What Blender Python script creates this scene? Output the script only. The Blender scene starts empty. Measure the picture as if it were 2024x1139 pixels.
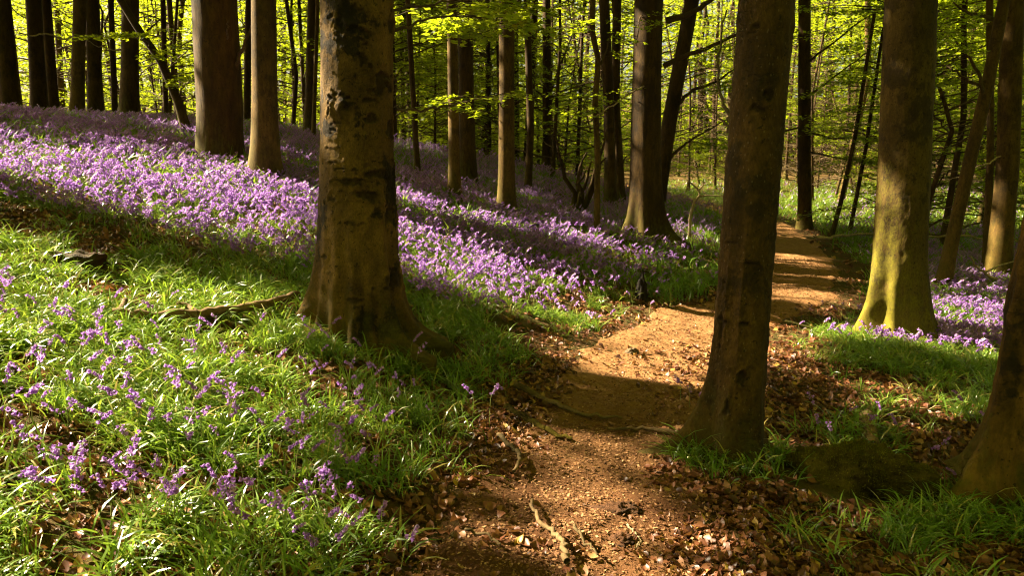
import bpy, math, random
import numpy as np
from mathutils import Vector
SC = bpy.context.scene
COL = SC.collection
RNG = np.random.default_rng(7)
random.seed(7)

# ------------------------------------------------------------------ camera, sky, sun, exposure
FPX, PITCH, CZ = 1500.0, math.radians(9.1), 1.6          # focal length in photo pixels (2024 wide)
SUN_EL, SUN_PHI = math.radians(36), math.radians(17)     # sun from the left, a little beyond the scene
cam = bpy.data.cameras.new("camera"); cam_ob = bpy.data.objects.new("camera", cam); COL.objects.link(cam_ob)
cam_ob.location = (0, 0, CZ); cam_ob.rotation_euler = (math.pi/2 - PITCH, 0, 0)
cam.sensor_width = 36; cam.lens = FPX/2024*36; cam.clip_start = 0.05; cam.clip_end = 600
cam.dof.use_dof = True; cam.dof.focus_distance = 5.2; cam.dof.aperture_fstop = 4.5
SC.camera = cam_ob
world = bpy.data.worlds.new("World"); SC.world = world; world.use_nodes = True
wn = world.node_tree
sky = wn.nodes.new("ShaderNodeTexSky"); sky.sky_type = 'NISHITA'; sky.sun_disc = False
sky.sun_elevation = SUN_EL; sky.sun_rotation = -(math.pi/2 - SUN_PHI)
sky.air_density = 0.6; sky.dust_density = 6.0; sky.ozone_density = 0.3
bg = wn.nodes["Background"]; bg.inputs[1].default_value = 0.05
sky_tint = wn.nodes.new("ShaderNodeMix"); sky_tint.data_type = 'RGBA'; sky_tint.blend_type = 'MULTIPLY'      # warm tint multiplied into the sky light
sky_tint.inputs[0].default_value = 1; sky_tint.inputs[7].default_value = (1.0, .90, .66, 1)
wn.links.new(sky.outputs[0], sky_tint.inputs[6]); wn.links.new(sky_tint.outputs[2], bg.inputs[0])
sun = bpy.data.lights.new("sun", 'SUN'); sun.energy = 5.0; sun.angle = math.radians(0.6); sun.color = (1.0, 0.85, 0.57)
sun_ob = bpy.data.objects.new("sun", sun); COL.objects.link(sun_ob)
LDIR = Vector((math.cos(SUN_EL)*math.cos(SUN_PHI), -math.cos(SUN_EL)*math.sin(SUN_PHI), -math.sin(SUN_EL)))
sun_ob.rotation_euler = LDIR.to_track_quat('-Z', 'Y').to_euler(); sun_ob.location = (-20, 8, 25)
SC.view_settings.view_transform = 'Standard'; SC.view_settings.look = 'None'
SC.view_settings.exposure = 2.75; SC.view_settings.gamma = 1.0
cy = SC.cycles
cy.max_bounces = 4; cy.diffuse_bounces = 1; cy.glossy_bounces = 2; cy.transmission_bounces = 3; cy.transparent_max_bounces = 4
cy.caustics_reflective = False; cy.caustics_refractive = False; cy.sample_clamp_indirect = 3.0
cy.use_denoising = True; cy.filter_width = 1.1

# ------------------------------------------------------------------ noise, terrain, rays
def _h(*a):
    n = np.zeros_like(a[0], dtype=np.int64)
    for v, k in zip(a, (374761393, 668265263, 2147483647 - 1)): n = n + v.astype(np.int64)*k
    n = (n ^ (n >> 13))*1274126177 & 0x7fffffff
    n = (n ^ (n >> 16))*1911520717 & 0x7fffffff
    return ((n ^ (n >> 15)) & 0xffff)/65535.0
def vn2(x, y, s=0):
    x = np.asarray(x, float) + s*17.31; y = np.asarray(y, float) + s*9.7
    i = np.floor(x); j = np.floor(y); u = x-i; v = y-j; u = u*u*(3-2*u); v = v*v*(3-2*v)
    return ((_h(i, j)*(1-u)+_h(i+1, j)*u)*(1-v)+(_h(i, j+1)*(1-u)+_h(i+1, j+1)*u)*v)
def vn3(x, y, z, s=0):
    x = np.asarray(x, float)+s*7.13; k = np.floor(z); w = z-k; w = w*w*(3-2*w)
    return vn2(x+k*31.7, y+k*17.3)*(1-w)+vn2(x+(k+1)*31.7, y+(k+1)*17.3)*w
def fbm2(x, y, s=0, o=3):
    r = 0; a = .5
    for i in range(o): r = r + a*vn2(x*2**i, y*2**i, s+i); a *= .5
    return r/(1-.5**o)
def fbm3(x, y, z, s=0, o=3):
    r = 0; a = .5
    for i in range(o): r = r + a*vn3(x*2**i, y*2**i, z*2**i, s+i); a *= .5
    return r/(1-.5**o)
def sm(a, b, x):
    t = np.clip((x-a)/(b-a), 0, 1); return t*t*(3-2*t)
PYS = np.array([-40,-3,0,2.97,4.2,5.1,6.5,7.7,9.2,11.4,16,21.8,26.7,37,60,200.])
PXS = np.array([-.6,-.6,-.3,.17,.53,.91,1.38,2.0,3.3,4.36,5.95,7.3,7.7,7.2,5,0.])
PHW = np.array([.55,.55,.55,.55,.62,.75,.8,.75,.72,.68,.6,.62,.75,.9,.8,.6])
def sp(v): return np.log1p(np.exp(np.clip(v, -30, 30)))
def pxs(y):
    r = 0
    for k in (-1.5,-.75,0,.75,1.5): r = r+np.interp(y+k, PYS, PXS)
    return r/5
def pxc(y):
    r = 0
    for k in (-.5,-.25,0,.25,.5): r = r+np.interp(y+k, PYS, PXS)
    return r/5
def T(x, y):
    x = np.asarray(x, float); y = np.asarray(y, float)
    u = pxs(y)-x
    L = sp((u-.7)/.35)*.35; R = sp((-u-.8)/.5)*.5
    z = 7*(1-np.exp(-.27*L/7))*(1-.55*sm(16, 38, y)) - .6*(1-np.exp(-.1*R/.6))*np.clip((32-y)/14, 0, 1)
    z = z+.13*sp((y-44)/4)*4
    off = sm(.4, 1.4, np.abs(u))
    z = z+(.22*(fbm2(x/3.1, y/3.1, 3)-.5)*off + .09*(fbm2(x/.7, y/.7, 5)-.5)*off + .03*(fbm2(x/.25, y/.25, 8, 2)-.5))
    return z
def ray(px, py):
    a = (np.asarray(px, float)-1012)/FPX; b = -(np.asarray(py, float)-569.5)/FPX
    return a, math.cos(PITCH)+b*math.sin(PITCH), -math.sin(PITCH)+b*math.cos(PITCH)
_t = np.arange(1.2, 110, .03)
def hit(px, py):
    a, c, e = ray(px, py)
    g = CZ+e*_t-T(a*_t, c*_t); i = int(np.argmax(g < 0))
    if g[i] >= 0: return None
    t = _t[i]; return np.array([a*t, c*t, float(T(a*t, c*t))])
def on_plane(px, py, d):
    a, c, e = ray(px, py); t = d/c; return np.array([a*t, d, CZ+e*t])
KS = 1/math.tan(SUN_EL); KC, KN = KS*math.cos(SUN_PHI), KS*math.sin(SUN_PHI)
def sunproj(x, y, z): return x+z*KC, y-z*KN

# ------------------------------------------------------------------ materials
def newmat(name):
    m = bpy.data.materials.new(name); m.use_nodes = True; nt = m.node_tree
    b = nt.nodes["Principled BSDF"]; b.inputs["Roughness"].default_value = .8
    return m, nt, b
def nd(nt, t, **k):
    n = nt.nodes.new(t)
    for a, v in k.items(): setattr(n, a, v)
    return n
def ramp(nt, stops, src=None):
    r = nd(nt, "ShaderNodeValToRGB"); e = r.color_ramp.elements
    while len(e) < len(stops): e.new(.5)
    for q, (p, c) in zip(e, stops): q.position = p; q.color = (*c, 1)
    if src is not None: nt.links.new(src, r.inputs[0])
    return r
def noise(nt, scale, detail=4, vec=None, rough=.6):
    n = nd(nt, "ShaderNodeTexNoise"); n.inputs["Scale"].default_value = scale; n.inputs["Detail"].default_value = detail
    n.inputs["Roughness"].default_value = rough
    if vec is not None: nt.links.new(vec, n.inputs["Vector"])
    return n
def mixc(nt, fac, a, b, mode='MIX'):
    m = nd(nt, "ShaderNodeMix", data_type='RGBA', blend_type=mode)
    for s, v in ((m.inputs[0], fac), (m.inputs[6], a), (m.inputs[7], b)):
        if hasattr(v, "links"): nt.links.new(v, s)
        elif isinstance(v, tuple): s.default_value = (*v, 1)
        else: s.default_value = v
    return m.outputs[2]
def mth(nt, op, a, b=0.0, c=None):
    m = nd(nt, "ShaderNodeMath", operation=op)
    for i, v in enumerate((a, b) if c is None else (a, b, c)):
        if hasattr(v, "links"): nt.links.new(v, m.inputs[i])
        else: m.inputs[i].default_value = v
    return m.outputs[0]
def bump(nt, b, h, strength=.5, dist=.02):
    n = nd(nt, "ShaderNodeBump"); n.inputs["Strength"].default_value = strength; n.inputs["Distance"].default_value = dist
    nt.links.new(h, n.inputs["Height"]); nt.links.new(n.outputs[0], b.inputs["Normal"])
def objvec(nt, sc=(1, 1, 1)):
    tc = nd(nt, "ShaderNodeTexCoord"); mp = nd(nt, "ShaderNodeMapping"); mp.inputs["Scale"].default_value = sc
    nt.links.new(tc.outputs["Object"], mp.inputs[0]); return mp.outputs[0], tc.outputs["Object"]
def bark(name, c1, c2, blotch=.5, moss=.0, moss_h=1.2, moss_c=(.20, .19, .015), vscale=(1, 1, .35), grain=60, bstr=.5, fleck=0, bdist=.012, scars=False):
    m, nt, b = newmat(name)
    v, raw = objvec(nt, vscale); h, _ = objvec(nt, (1, 1, 4.5))
    n1 = noise(nt, 3.2, 6, v); n2 = noise(nt, 14, 6, v, .7); n3 = noise(nt, grain, 5, v, .7); n4 = noise(nt, 2.3, 5, raw, .65); n5 = noise(nt, 5, 3, h, .55)
    col = mixc(nt, ramp(nt, [(.35, (0, 0, 0)), (.65, (1, 1, 1))], n1.outputs[0]).outputs[0], c1, c2)
    col = mixc(nt, mth(nt, 'MULTIPLY', ramp(nt, [(.42, (0, 0, 0)), (.68, (1, 1, 1))], n2.outputs[0]).outputs[0], .55), col, tuple(x*.45 for x in c2))
    # dark algae blotches with their own shape
    col = mixc(nt, mth(nt, 'MULTIPLY', ramp(nt, [(.545, (0, 0, 0)), (.585, (1, 1, 1))], mth(nt, 'ADD', n4.outputs[0], mth(nt, 'MULTIPLY_ADD', n2.outputs[0], .22, -.11))).outputs[0], blotch), col, (.018, .013, .008))
    col = mixc(nt, .8, col, ramp(nt, [(.25, (.45, .45, .45)), (.75, (1.5, 1.5, 1.5))], n3.outputs[0]).outputs[0], 'MULTIPLY')
    sp_ = noise(nt, 38, 3, raw, .5)
    col = mixc(nt, mth(nt, 'MULTIPLY', ramp(nt, [(.64, (0, 0, 0)), (.69, (1, 1, 1))], sp_.outputs[0]).outputs[0], .75), col, (.012, .009, .005))
    # thin horizontal lenticel lines
    ln = ramp(nt, [(.485, (0, 0, 0)), (.5, (1, 1, 1)), (.515, (0, 0, 0))], n5.outputs[0]).outputs[0]
    ln = mth(nt, 'MULTIPLY', ln, ramp(nt, [(.5, (0, 0, 0)), (.6, (1, 1, 1))], n1.outputs[0]).outputs[0])
    col = mixc(nt, mth(nt, 'MULTIPLY', ln, .6), col, (.03, .02, .012))
    if fleck:
        vo = nd(nt, "ShaderNodeTexVoronoi"); vo.inputs["Scale"].default_value = 45; nt.links.new(v, vo.inputs["Vector"])
        col = mixc(nt, mth(nt, 'MULTIPLY', mth(nt, 'LESS_THAN', vo.outputs["Distance"], .16), fleck), col, (.30, .22, .13))
    if moss:
        sx = nd(nt, "ShaderNodeSeparateXYZ"); nt.links.new(raw, sx.inputs[0])
        g = nd(nt, "ShaderNodeNewGeometry"); sn = nd(nt, "ShaderNodeSeparateXYZ"); nt.links.new(g.outputs["Normal"], sn.inputs[0])
        up = mth(nt, 'SUBTRACT', 1.0, mth(nt, 'DIVIDE', sx.outputs[2], moss_h))
        side = mth(nt, 'MULTIPLY', sn.outputs[0], -.45)
        f = mth(nt, 'ADD', mth(nt, 'ADD', up, side), mth(nt, 'MULTIPLY_ADD', mth(nt, 'ADD', n2.outputs[0], mth(nt, 'MULTIPLY_ADD', n3.outputs[0], .7, -.35)), 2.4, -1.45))
        f = mth(nt, 'MULTIPLY', nd_clamp(nt, f), moss)
        mc = mixc(nt, noise(nt, 35, 4, raw).outputs[0], moss_c, tuple(x*.45 for x in moss_c))
        col = mixc(nt, f, col, mc)
    if scars:
        sa = nd(nt, "ShaderNodeAttribute", attribute_name="scar")
        col = mixc(nt, mth(nt, 'MULTIPLY', sa.outputs["Fac"], .68), col, (.010, .007, .004))
    nt.links.new(col, b.inputs["Base Color"]); b.inputs["Roughness"].default_value = .88; b.inputs["Specular IOR Level"].default_value = .25
    hh = mth(nt, 'ADD', mth(nt, 'MULTIPLY', n2.outputs[0], .7), mth(nt, 'MULTIPLY', n3.outputs[0], .45))
    hh = mth(nt, 'SUBTRACT', hh, mth(nt, 'MULTIPLY', ln, .35))
    bump(nt, b, hh, bstr, bdist)
    return m
def nd_clamp(nt, v):
    c = nd(nt, "ShaderNodeClamp"); nt.links.new(v, c.inputs[0]); return c.outputs[0]
def leafmat(name, stops, trans, trans_c, rough=.45, spec=.4, tmul=1.0):
    """thin leaf: diffuse + gloss on top, light coming through; stops over the 'tint' attribute"""
    m, nt, b = newmat(name)
    at = nd(nt, "ShaderNodeAttribute", attribute_name="tint")
    r = ramp(nt, stops, at.outputs["Fac"])
    nt.links.new(r.outputs[0], b.inputs["Base Color"]); b.inputs["Roughness"].default_value = rough; b.inputs["Specular IOR Level"].default_value = spec
    if trans:
        tr = nd(nt, "ShaderNodeBsdfTranslucent"); nt.links.new(mixc(nt, .75, r.outputs[0], trans_c), tr.inputs[0])
        mx = nd(nt, "ShaderNodeMixShader"); mx.inputs[0].default_value = trans
        nt.links.new(b.outputs[0], mx.inputs[1]); nt.links.new(tr.outputs[0], mx.inputs[2])
        nt.links.new(mx.outputs[0], nt.nodes["Material Output"].inputs[0])
    return m
M = {}
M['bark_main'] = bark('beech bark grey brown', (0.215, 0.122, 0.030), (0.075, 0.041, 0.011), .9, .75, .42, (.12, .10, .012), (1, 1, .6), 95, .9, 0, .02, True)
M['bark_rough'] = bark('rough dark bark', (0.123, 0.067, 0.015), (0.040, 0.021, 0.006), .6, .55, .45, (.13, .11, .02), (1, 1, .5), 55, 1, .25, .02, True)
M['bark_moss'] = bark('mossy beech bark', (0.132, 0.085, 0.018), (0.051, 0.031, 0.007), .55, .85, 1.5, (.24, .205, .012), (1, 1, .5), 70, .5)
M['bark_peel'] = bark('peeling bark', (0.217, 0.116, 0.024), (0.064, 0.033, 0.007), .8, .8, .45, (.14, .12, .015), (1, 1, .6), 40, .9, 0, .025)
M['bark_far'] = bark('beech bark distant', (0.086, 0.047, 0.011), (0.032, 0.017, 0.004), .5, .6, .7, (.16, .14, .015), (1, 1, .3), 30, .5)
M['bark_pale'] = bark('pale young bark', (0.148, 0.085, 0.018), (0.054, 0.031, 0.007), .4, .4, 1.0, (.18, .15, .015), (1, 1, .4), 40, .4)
M['bark_twig'] = bark('twig bark', (.13, .085, .04), (.075, .048, .022), .3, 0)
M['deadwood'] = bark('dead branch wood', (.24, .15, .075), (.13, .075, .036), .4, .25, .1, (.12, .11, .02), (1, 1, 1), 60, .5)
M['palewood'] = bark('bleached dead twig', (.50, .38, .22), (.32, .23, .12), .2, 0)
M['rotten'] = bark('rotten red brown wood', (.07, .022, .010), (.03, .011, .007), .6, .5, .25, (.13, .12, .015), (1, 1, .4), 40, .9, 0, .03)
M['clod'] = bark('damp earth clod', (.13, .055, .022), (.07, .03, .012), .25, 0, grain=90, bstr=1, bdist=.03)
M['charred'] = bark('charred wood', (.012, .009, .007), (.02, .014, .01), .3, 0)
M['moss'] = bark('deep moss cushion', (.13, .10, .014), (.075, .058, .009), .35, 0, grain=150, bstr=1, bdist=.03)
M['moss'].node_tree.nodes['Principled BSDF'].inputs['Specular IOR Level'].default_value = .05
M['stone'] = bark('dull stone', (.16, .11, .06), (.10, .07, .04), .3, 0)
YG = (.55, .64, .015)
M['beech'] = leafmat('young beech leaf', [(0, (.04, .085, .006)), (.5, (.085, .15, .010)), (1, (.15, .20, .012))], .62, YG, .42, .35)
M['grass'] = leafmat('bluebell leaf blade', [(0, (.04, .085, .006)), (.5, (.115, .215, .026)), (.88, (.23, .34, .06)), (1, (.36, .29, .08))], .33, (.40, .60, .04), .28, .65)
M['bell'] = leafmat('bluebell petal', [(0, (.25, .09, .43)), (.5, (.48, .23, .71)), (1, (.70, .46, .84))], .35, (.58, .3, .86), .6, .2)
M['stem'] = leafmat('bluebell stem', [(0, (.14, .17, .03)), (1, (.34, .34, .12))], 0, YG, .5, .3)
M['mossblade'] = leafmat('moss fibre', [(0, (.05, .045, .006)), (1, (.18, .155, .015))], .1, YG, .8, .1)
M['litter'] = leafmat('fallen beech leaf', [(0, (.045, .016, .009)), (.35, (.12, .042, .020)), (.65, (.24, .095, .045)), (.9, (.37, .19, .10)), (1, (.42, .25, .06))], .12, (.5, .22, .05), .42, .35)
M['crumb'] = leafmat('path leaf crumbs', [(0, (.05, .022, .009)), (.4, (.16, .07, .028)), (.75, (.29, .15, .065)), (1, (.42, .26, .13))], 0, YG, .7, .2)
def ground_mat():
    m, nt, b = newmat('woodland humus'); v, raw = objvec(nt)
    n1 = noise(nt, .9, 5, raw); n2 = noise(nt, 9, 6, raw, .7); n3 = noise(nt, 45, 5, raw, .75)
    c = mixc(nt, n3.outputs[0], (.05, .024, .010), (.17, .085, .034))
    c = mixc(nt, mth(nt, 'MULTIPLY', ramp(nt, [(.45, (0, 0, 0)), (.6, (1, 1, 1))], n2.outputs[0]).outputs[0], .6), c, (.045, .065, .012))
    c = mixc(nt, mth(nt, 'MULTIPLY', ramp(nt, [(.5, (0, 0, 0)), (.65, (1, 1, 1))], n1.outputs[0]).outputs[0], .5), c, (.07, .09, .016))
    nt.links.new(c, b.inputs[0]); b.inputs["Roughness"].default_value = .95; b.inputs["Specular IOR Level"].default_value = .1
    bump(nt, b, mth(nt, 'ADD', n2.outputs[0], mth(nt, 'MULTIPLY', n3.outputs[0], .7)), .9, .04)
    return m
def path_mat():
    m, nt, b = newmat('trodden earth path'); v, raw = objvec(nt)
    n1 = noise(nt, 1.3, 5, raw, .6); n2 = noise(nt, 16, 6, raw, .75); n3 = noise(nt, 70, 5, raw, .75)
    c = mixc(nt, ramp(nt, [(.3, (0, 0, 0)), (.7, (1, 1, 1))], n3.outputs[0]).outputs[0], (.14, .054, .020), (.33, .165, .062))
    c = mixc(nt, mth(nt, 'MULTIPLY', ramp(nt, [(.40, (0, 0, 0)), (.62, (1, 1, 1))], n2.outputs[0]).outputs[0], .7), c, (.39, .215, .085))
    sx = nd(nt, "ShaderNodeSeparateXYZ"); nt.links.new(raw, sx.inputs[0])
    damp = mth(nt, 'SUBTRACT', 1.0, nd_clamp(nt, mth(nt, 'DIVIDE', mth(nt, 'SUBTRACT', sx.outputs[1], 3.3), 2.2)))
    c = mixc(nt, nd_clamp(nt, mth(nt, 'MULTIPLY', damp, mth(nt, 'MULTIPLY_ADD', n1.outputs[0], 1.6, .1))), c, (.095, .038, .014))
    nt.links.new(c, b.inputs[0]); b.inputs["Roughness"].default_value = .9; b.inputs["Specular IOR Level"].default_value = .15
    bump(nt, b, mth(nt, 'ADD', n2.outputs[0], mth(nt, 'MULTIPLY', n3.outputs[0], .6)), .9, .03)
    return m

# ------------------------------------------------------------------ mesh helpers
def mesh(name, V, F, mats, tint=None, mi=None, smooth=True, scar=None):
    V = np.asarray(V, np.float32).reshape(-1, 3); F = np.asarray(F, np.int32).reshape(-1, 4)
    me = bpy.data.meshes.new(name)
    me.vertices.add(len(V)); me.vertices.foreach_set("co", V.ravel())
    me.loops.add(F.size); me.loops.foreach_set("vertex_index", F.ravel())
    me.polygons.add(len(F)); me.polygons.foreach_set("loop_start", np.arange(len(F), dtype=np.int32)*4)
    me.polygons.foreach_set("use_smooth", np.full(len(F), smooth))
    if mi is not None: me.polygons.foreach_set("material_index", np.asarray(mi, np.int32))
    for m in (mats if isinstance(mats, (list, tuple)) else [mats]): me.materials.append(m)
    if tint is not None:
        at = me.attributes.new("tint", 'FLOAT', 'POINT'); at.data.foreach_set("value", np.asarray(tint, np.float32))
    if scar is not None:
        at = me.attributes.new("scar", 'FLOAT', 'POINT'); at.data.foreach_set("value", np.asarray(scar, np.float32).ravel())
    me.update(calc_edges=True); return me
def obj(name, me, parent=None, loc=None, rz=0):
    o = bpy.data.objects.new(name, me); COL.objects.link(o)
    if parent: o.parent = parent
    if loc is not None: o.location = tuple(float(c) for c in loc)
    if rz: o.rotation_euler = (0, 0, rz)
    return o
def tag(o, label=None, cat=None, group=None, kind=None):
    for k, v in (("label", label), ("category", cat), ("group", group), ("kind", kind)):
        if v: o[k] = v
    return o
def empty(name, loc, label, cat, group=None):
    o = bpy.data.objects.new(name, None); COL.objects.link(o); o.location = tuple(float(c) for c in loc); o.empty_display_size = .2
    return tag(o, label, cat, group)
def cat_(parts):
    """join (V,F) lists"""
    Vs, Fs, n = [], [], 0
    for V, F in parts: Vs.append(V); Fs.append(np.asarray(F)+n); n += len(V)
    return np.concatenate(Vs), np.concatenate(Fs)
def tube(P, R, n=6, close=True):
    P = np.asarray(P, float); R = np.broadcast_to(np.asarray(R, float), (len(P),))
    t = np.gradient(P, axis=0); t /= np.linalg.norm(t, axis=1)[:, None]+1e-9
    ref = np.array([0, 0, 1.]) if abs(t[:, 2]).mean() < .8 else np.array([1., 0, 0])
    a = np.cross(t, ref); a /= np.linalg.norm(a, axis=1)[:, None]+1e-9; b = np.cross(t, a)
    th = np.arange(n)*2*math.pi/n
    V = P[:, None]+R[:, None, None]*(np.cos(th)[None, :, None]*a[:, None]+np.sin(th)[None, :, None]*b[:, None])
    V = V.reshape(-1, 3); i = np.arange(len(P)-1)[:, None]*n; j = np.arange(n)[None]; k = (j+1) % n
    F = np.stack([i+j, i+k, i+n+k, i+n+j], -1).reshape(-1, 4)
    if close and n == 6:
        e = (len(P)-1)*n; F = np.vstack([F, [[e, e+1, e+2, e+3], [e, e+3, e+4, e+5], [3, 2, 1, 0], [5, 4, 3, 0]]])
    return V, F
def curvy(p0, p1, n, amp, rng, sag=0):
    p0 = np.asarray(p0, float); p1 = np.asarray(p1, float); s = np.linspace(0, 1, n)[:, None]
    w = np.cumsum(rng.normal(0, 1, (n, 3)), 0); w = w-w[0]-s*(w[-1]-w[0])
    P = p0+(p1-p0)*s+w*amp/math.sqrt(n); P[:, 2] += sag*4*(s*(1-s))[:, 0]; return P
def diamonds(P, D, N, L, W):
    D = D/(np.linalg.norm(D, axis=1)[:, None]+1e-9); S = np.cross(N, D); S /= np.linalg.norm(S, axis=1)[:, None]+1e-9
    L = np.broadcast_to(L, len(P))[:, None]; W = np.broadcast_to(W, len(P))[:, None]
    N2 = np.cross(D, S)
    V = np.stack([P, P+D*L*.45+S*W*.5, P+D*L-N2*L*.06, P+D*L*.45-S*W*.5], 1).reshape(-1, 3)
    return V, np.arange(len(P)*4).reshape(-1, 4)
def stamp(tmpl, pos, az, sc, tilt=None, rng=RNG):
    """many copies of small templates as one mesh: tmpl list of (V,F,tint,mi)"""
    which = rng.integers(0, len(tmpl), len(pos)); Vs, Fs, Ts, Ms, n = [], [], [], [], 0
    for k, (V, F, t, mi) in enumerate(tmpl):
        q = np.nonzero(which == k)[0]
        if not len(q): continue
        c, s = np.cos(az[q])[:, None], np.sin(az[q])[:, None]; S = sc[q][:, None]
        X = (V[None, :, 0]*c-V[None, :, 1]*s)*S; Y = (V[None, :, 0]*s+V[None, :, 1]*c)*S; Z = V[None, :, 2]*S+np.zeros_like(X)
        if tilt is not None: Z = Z+X*tilt[q, 0][:, None]+Y*tilt[q, 1][:, None]
        W = np.stack([X, Y, Z], -1)+pos[q][:, None]
        Vs.append(W.reshape(-1, 3)); Fs.append((F[None]+(np.arange(len(q))*len(V))[:, None, None]+n).reshape(-1, 4)); n += len(q)*len(V)
        Ts.append(np.clip(t[None]+rng.normal(0, .2, len(q))[:, None], 0, 1).ravel()); Ms.append(np.tile(mi, len(q)))
    return np.concatenate(Vs), np.concatenate(Fs), np.concatenate(Ts), np.concatenate(Ms)

# ------------------------------------------------------------------ where the sun reaches the ground (drives which crown leaves exist)
GX0, GY0, GS, GNX, GNY = -14.0, -8.0, .08, 700, 760
MASK = np.zeros((GNY, GNX)); PRI = np.zeros((GNY, GNX), bool); gxx = GX0+(np.arange(GNX)+.5)*GS; gyy = GY0+(np.arange(GNY)+.5)*GS
GXX, GYY = np.meshgrid(gxx, gyy)
def poly_mask(pts):
    ins = np.zeros((GNY, GNX), bool); n = len(pts)
    for i in range(n):
        (x0, y0), (x1, y1) = pts[i], pts[(i+1) % n]
        if y0 == y1: continue
        cond = ((y0 > GYY) != (y1 > GYY)) & (GXX < (x1-x0)*(GYY-y0)/(y1-y0)+x0); ins ^= cond
    return ins
def lit(pix, val, mode='max'):
    pts = []
    for i in range(len(pix)):
        a, b = np.array(pix[i], float), np.array(pix[(i+1) % len(pix)], float)
        for s in (0, .5):
            h = hit(*(a+(b-a)*s))
            if h is not None: pts.append(sunproj(*h))
    w = poly_mask(pts)
    MASK[w] = np.maximum(MASK[w], val) if mode == 'max' else val
def lit3(p, r, val=1.0):
    r = max(r*1.5, .13); X, Y = sunproj(*p); w = (GXX-X)**2+(GYY-Y)**2 < r*r; MASK[w] = np.maximum(MASK[w], val) if val > 0 else 0
    if val > 0: PRI[w] = True
LIT = [
 ([(-60,285),(120,297),(300,314),(480,336),(640,378),(640,470),(560,505),(420,490),(300,455),(150,425),(-60,395)], 1),
 ([(-60,440),(60,470),(120,540),(330,570),(520,600),(600,560),(620,600),(560,640),(480,700),(330,640),(200,650),(0,650)], .9),
 ([(-60,640),(250,680),(560,720),(640,800),(580,900),(440,940),(470,1139),(440,1500),(-300,1500)], .93),
 ([(420,950),(600,930),(760,1040),(700,1139),(400,1139)], .6),
 ([(600,800),(760,790),(900,830),(1010,830),(990,900),(860,880),(700,880)], .58),
 ([(775,385),(900,430),(1050,465),(1230,500),(1330,520),(1290,545),(1130,520),(1000,480),(860,470),(775,500)], 1),
 ([(775,470),(950,490),(1130,545),(1300,585),(1390,600),(1400,640),(1260,655),(1120,650),(960,610),(840,570),(775,560)], 1),
 ([(1420,610),(1420,730),(1360,800),(1180,740),(1060,680),(1180,655),(1350,630)], .84),
 ([(1490,620),(1560,640),(1620,700),(1560,740),(1490,720)], .95),
 ([(940,790),(1060,850),(1200,900),(1340,890),(1300,930),(1120,920),(960,860)], .55),
 ([(860,930),(1000,910),(1180,1000),(1060,1090),(900,1040)], .55),
 ([(960,1060),(1400,1050),(1450,1139),(1400,1300),(900,1300)], .47),
 ([(1450,980),(1700,1010),(1900,1060),(1850,1139),(1450,1139)], .45),
 ([(1520,560),(1660,570),(1680,600),(1640,615),(1520,590)], .9),
 ([(1530,500),(1600,505),(1610,530),(1530,530)], .8),
 ([(1530,440),(1600,455),(1600,475),(1540,470)], .6),
 ([(1640,755),(1800,765),(1900,800),(1880,870),(1780,860),(1690,800)], .9),
 ([(1600,590),(1680,640),(1650,680),(1560,690)], .7),
 ([(1840,560),(1960,600),(2030,560),(2030,680),(1930,720),(1850,640)], .8),
 ([(1540,338),(1760,342),(1740,455),(1640,450),(1545,430)], 1),
 ([(780,330),(1000,370),(1200,420),(1200,455),(1000,430),(780,385)], .38),
 ([(0,215),(200,235),(380,265),(380,290),(200,275),(0,255)], .2),
 ([(1320,335),(1440,340),(1440,385),(1330,375)], 1),
 ([(1850,375),(2030,385),(2030,455),(1850,445)], .85),
 ([(1310,455),(1430,465),(1430,500),(1320,490)], .6),
]
for p, v in LIT: lit(p, v)
def lit_trunk(pts, d, r, v):
    for k in range(len(pts)-1):
        for s in np.linspace(0, 1, 7): lit3(on_plane(pts[k][0]+(pts[k+1][0]-pts[k][0])*s, pts[k][1]+(pts[k+1][1]-pts[k][1])*s, d), r, v)
lit_trunk([(655, 190), (650, 300), (645, 430)], 5.2, .10, 1)
lit_trunk([(640, 440), (630, 540), (600, 620)], 5.1, .10, .8)
lit_trunk([(700, 560), (690, 640)], 4.95, .07, .5)
lit_trunk([(1732, 380), (1722, 460), (1710, 560), (1690, 660)], 7.1, .22, 1)
lit_trunk([(1770, 0), (1760, 250)], 7.1, .10, .45)
lit_trunk([(1262, 40), (1258, 120), (1255, 170)], 11.9, .14, .7)
lit_trunk([(1250, 200), (1245, 330), (1240, 470)], 11.9, .12, .6)
lit_trunk([(400, 200), (398, 300)], 10.1, .14, .8)
lit_trunk([(500, 0), (500, 340)], 9.5, .08, .6)
lit_trunk([(990, 0), (990, 200), (988, 400)], 11.45, .12, .7)

lit_trunk([(1950, 200), (1900, 400), (1866, 560)], 10.7, .12, .7)
lit_trunk([(1985, 400), (1966, 540)], 11.6, .16, .9)
lit_trunk([(255, 40), (310, 120), (350, 200), (370, 290)], 12.4, .16, .7)
lit([(-20,420),(120,425),(240,440),(400,490),(540,540),(610,560),(590,600),(430,585),(330,570),(220,555),(90,545),(60,470),(-20,455)], .05, 'set')
lit([(1580,875),(1700,860),(1830,900),(1860,990),(1700,1010),(1580,980)], .52, 'set')
lit([(850,455),(1000,465),(1140,500),(1330,540),(1320,560),(1150,535),(1000,500),(860,485)], .25, 'set')
lit([(640,700),(790,640),(1100,745),(1300,830),(1380,900),(1240,905),(1000,830),(800,790)], .05, 'set')

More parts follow.
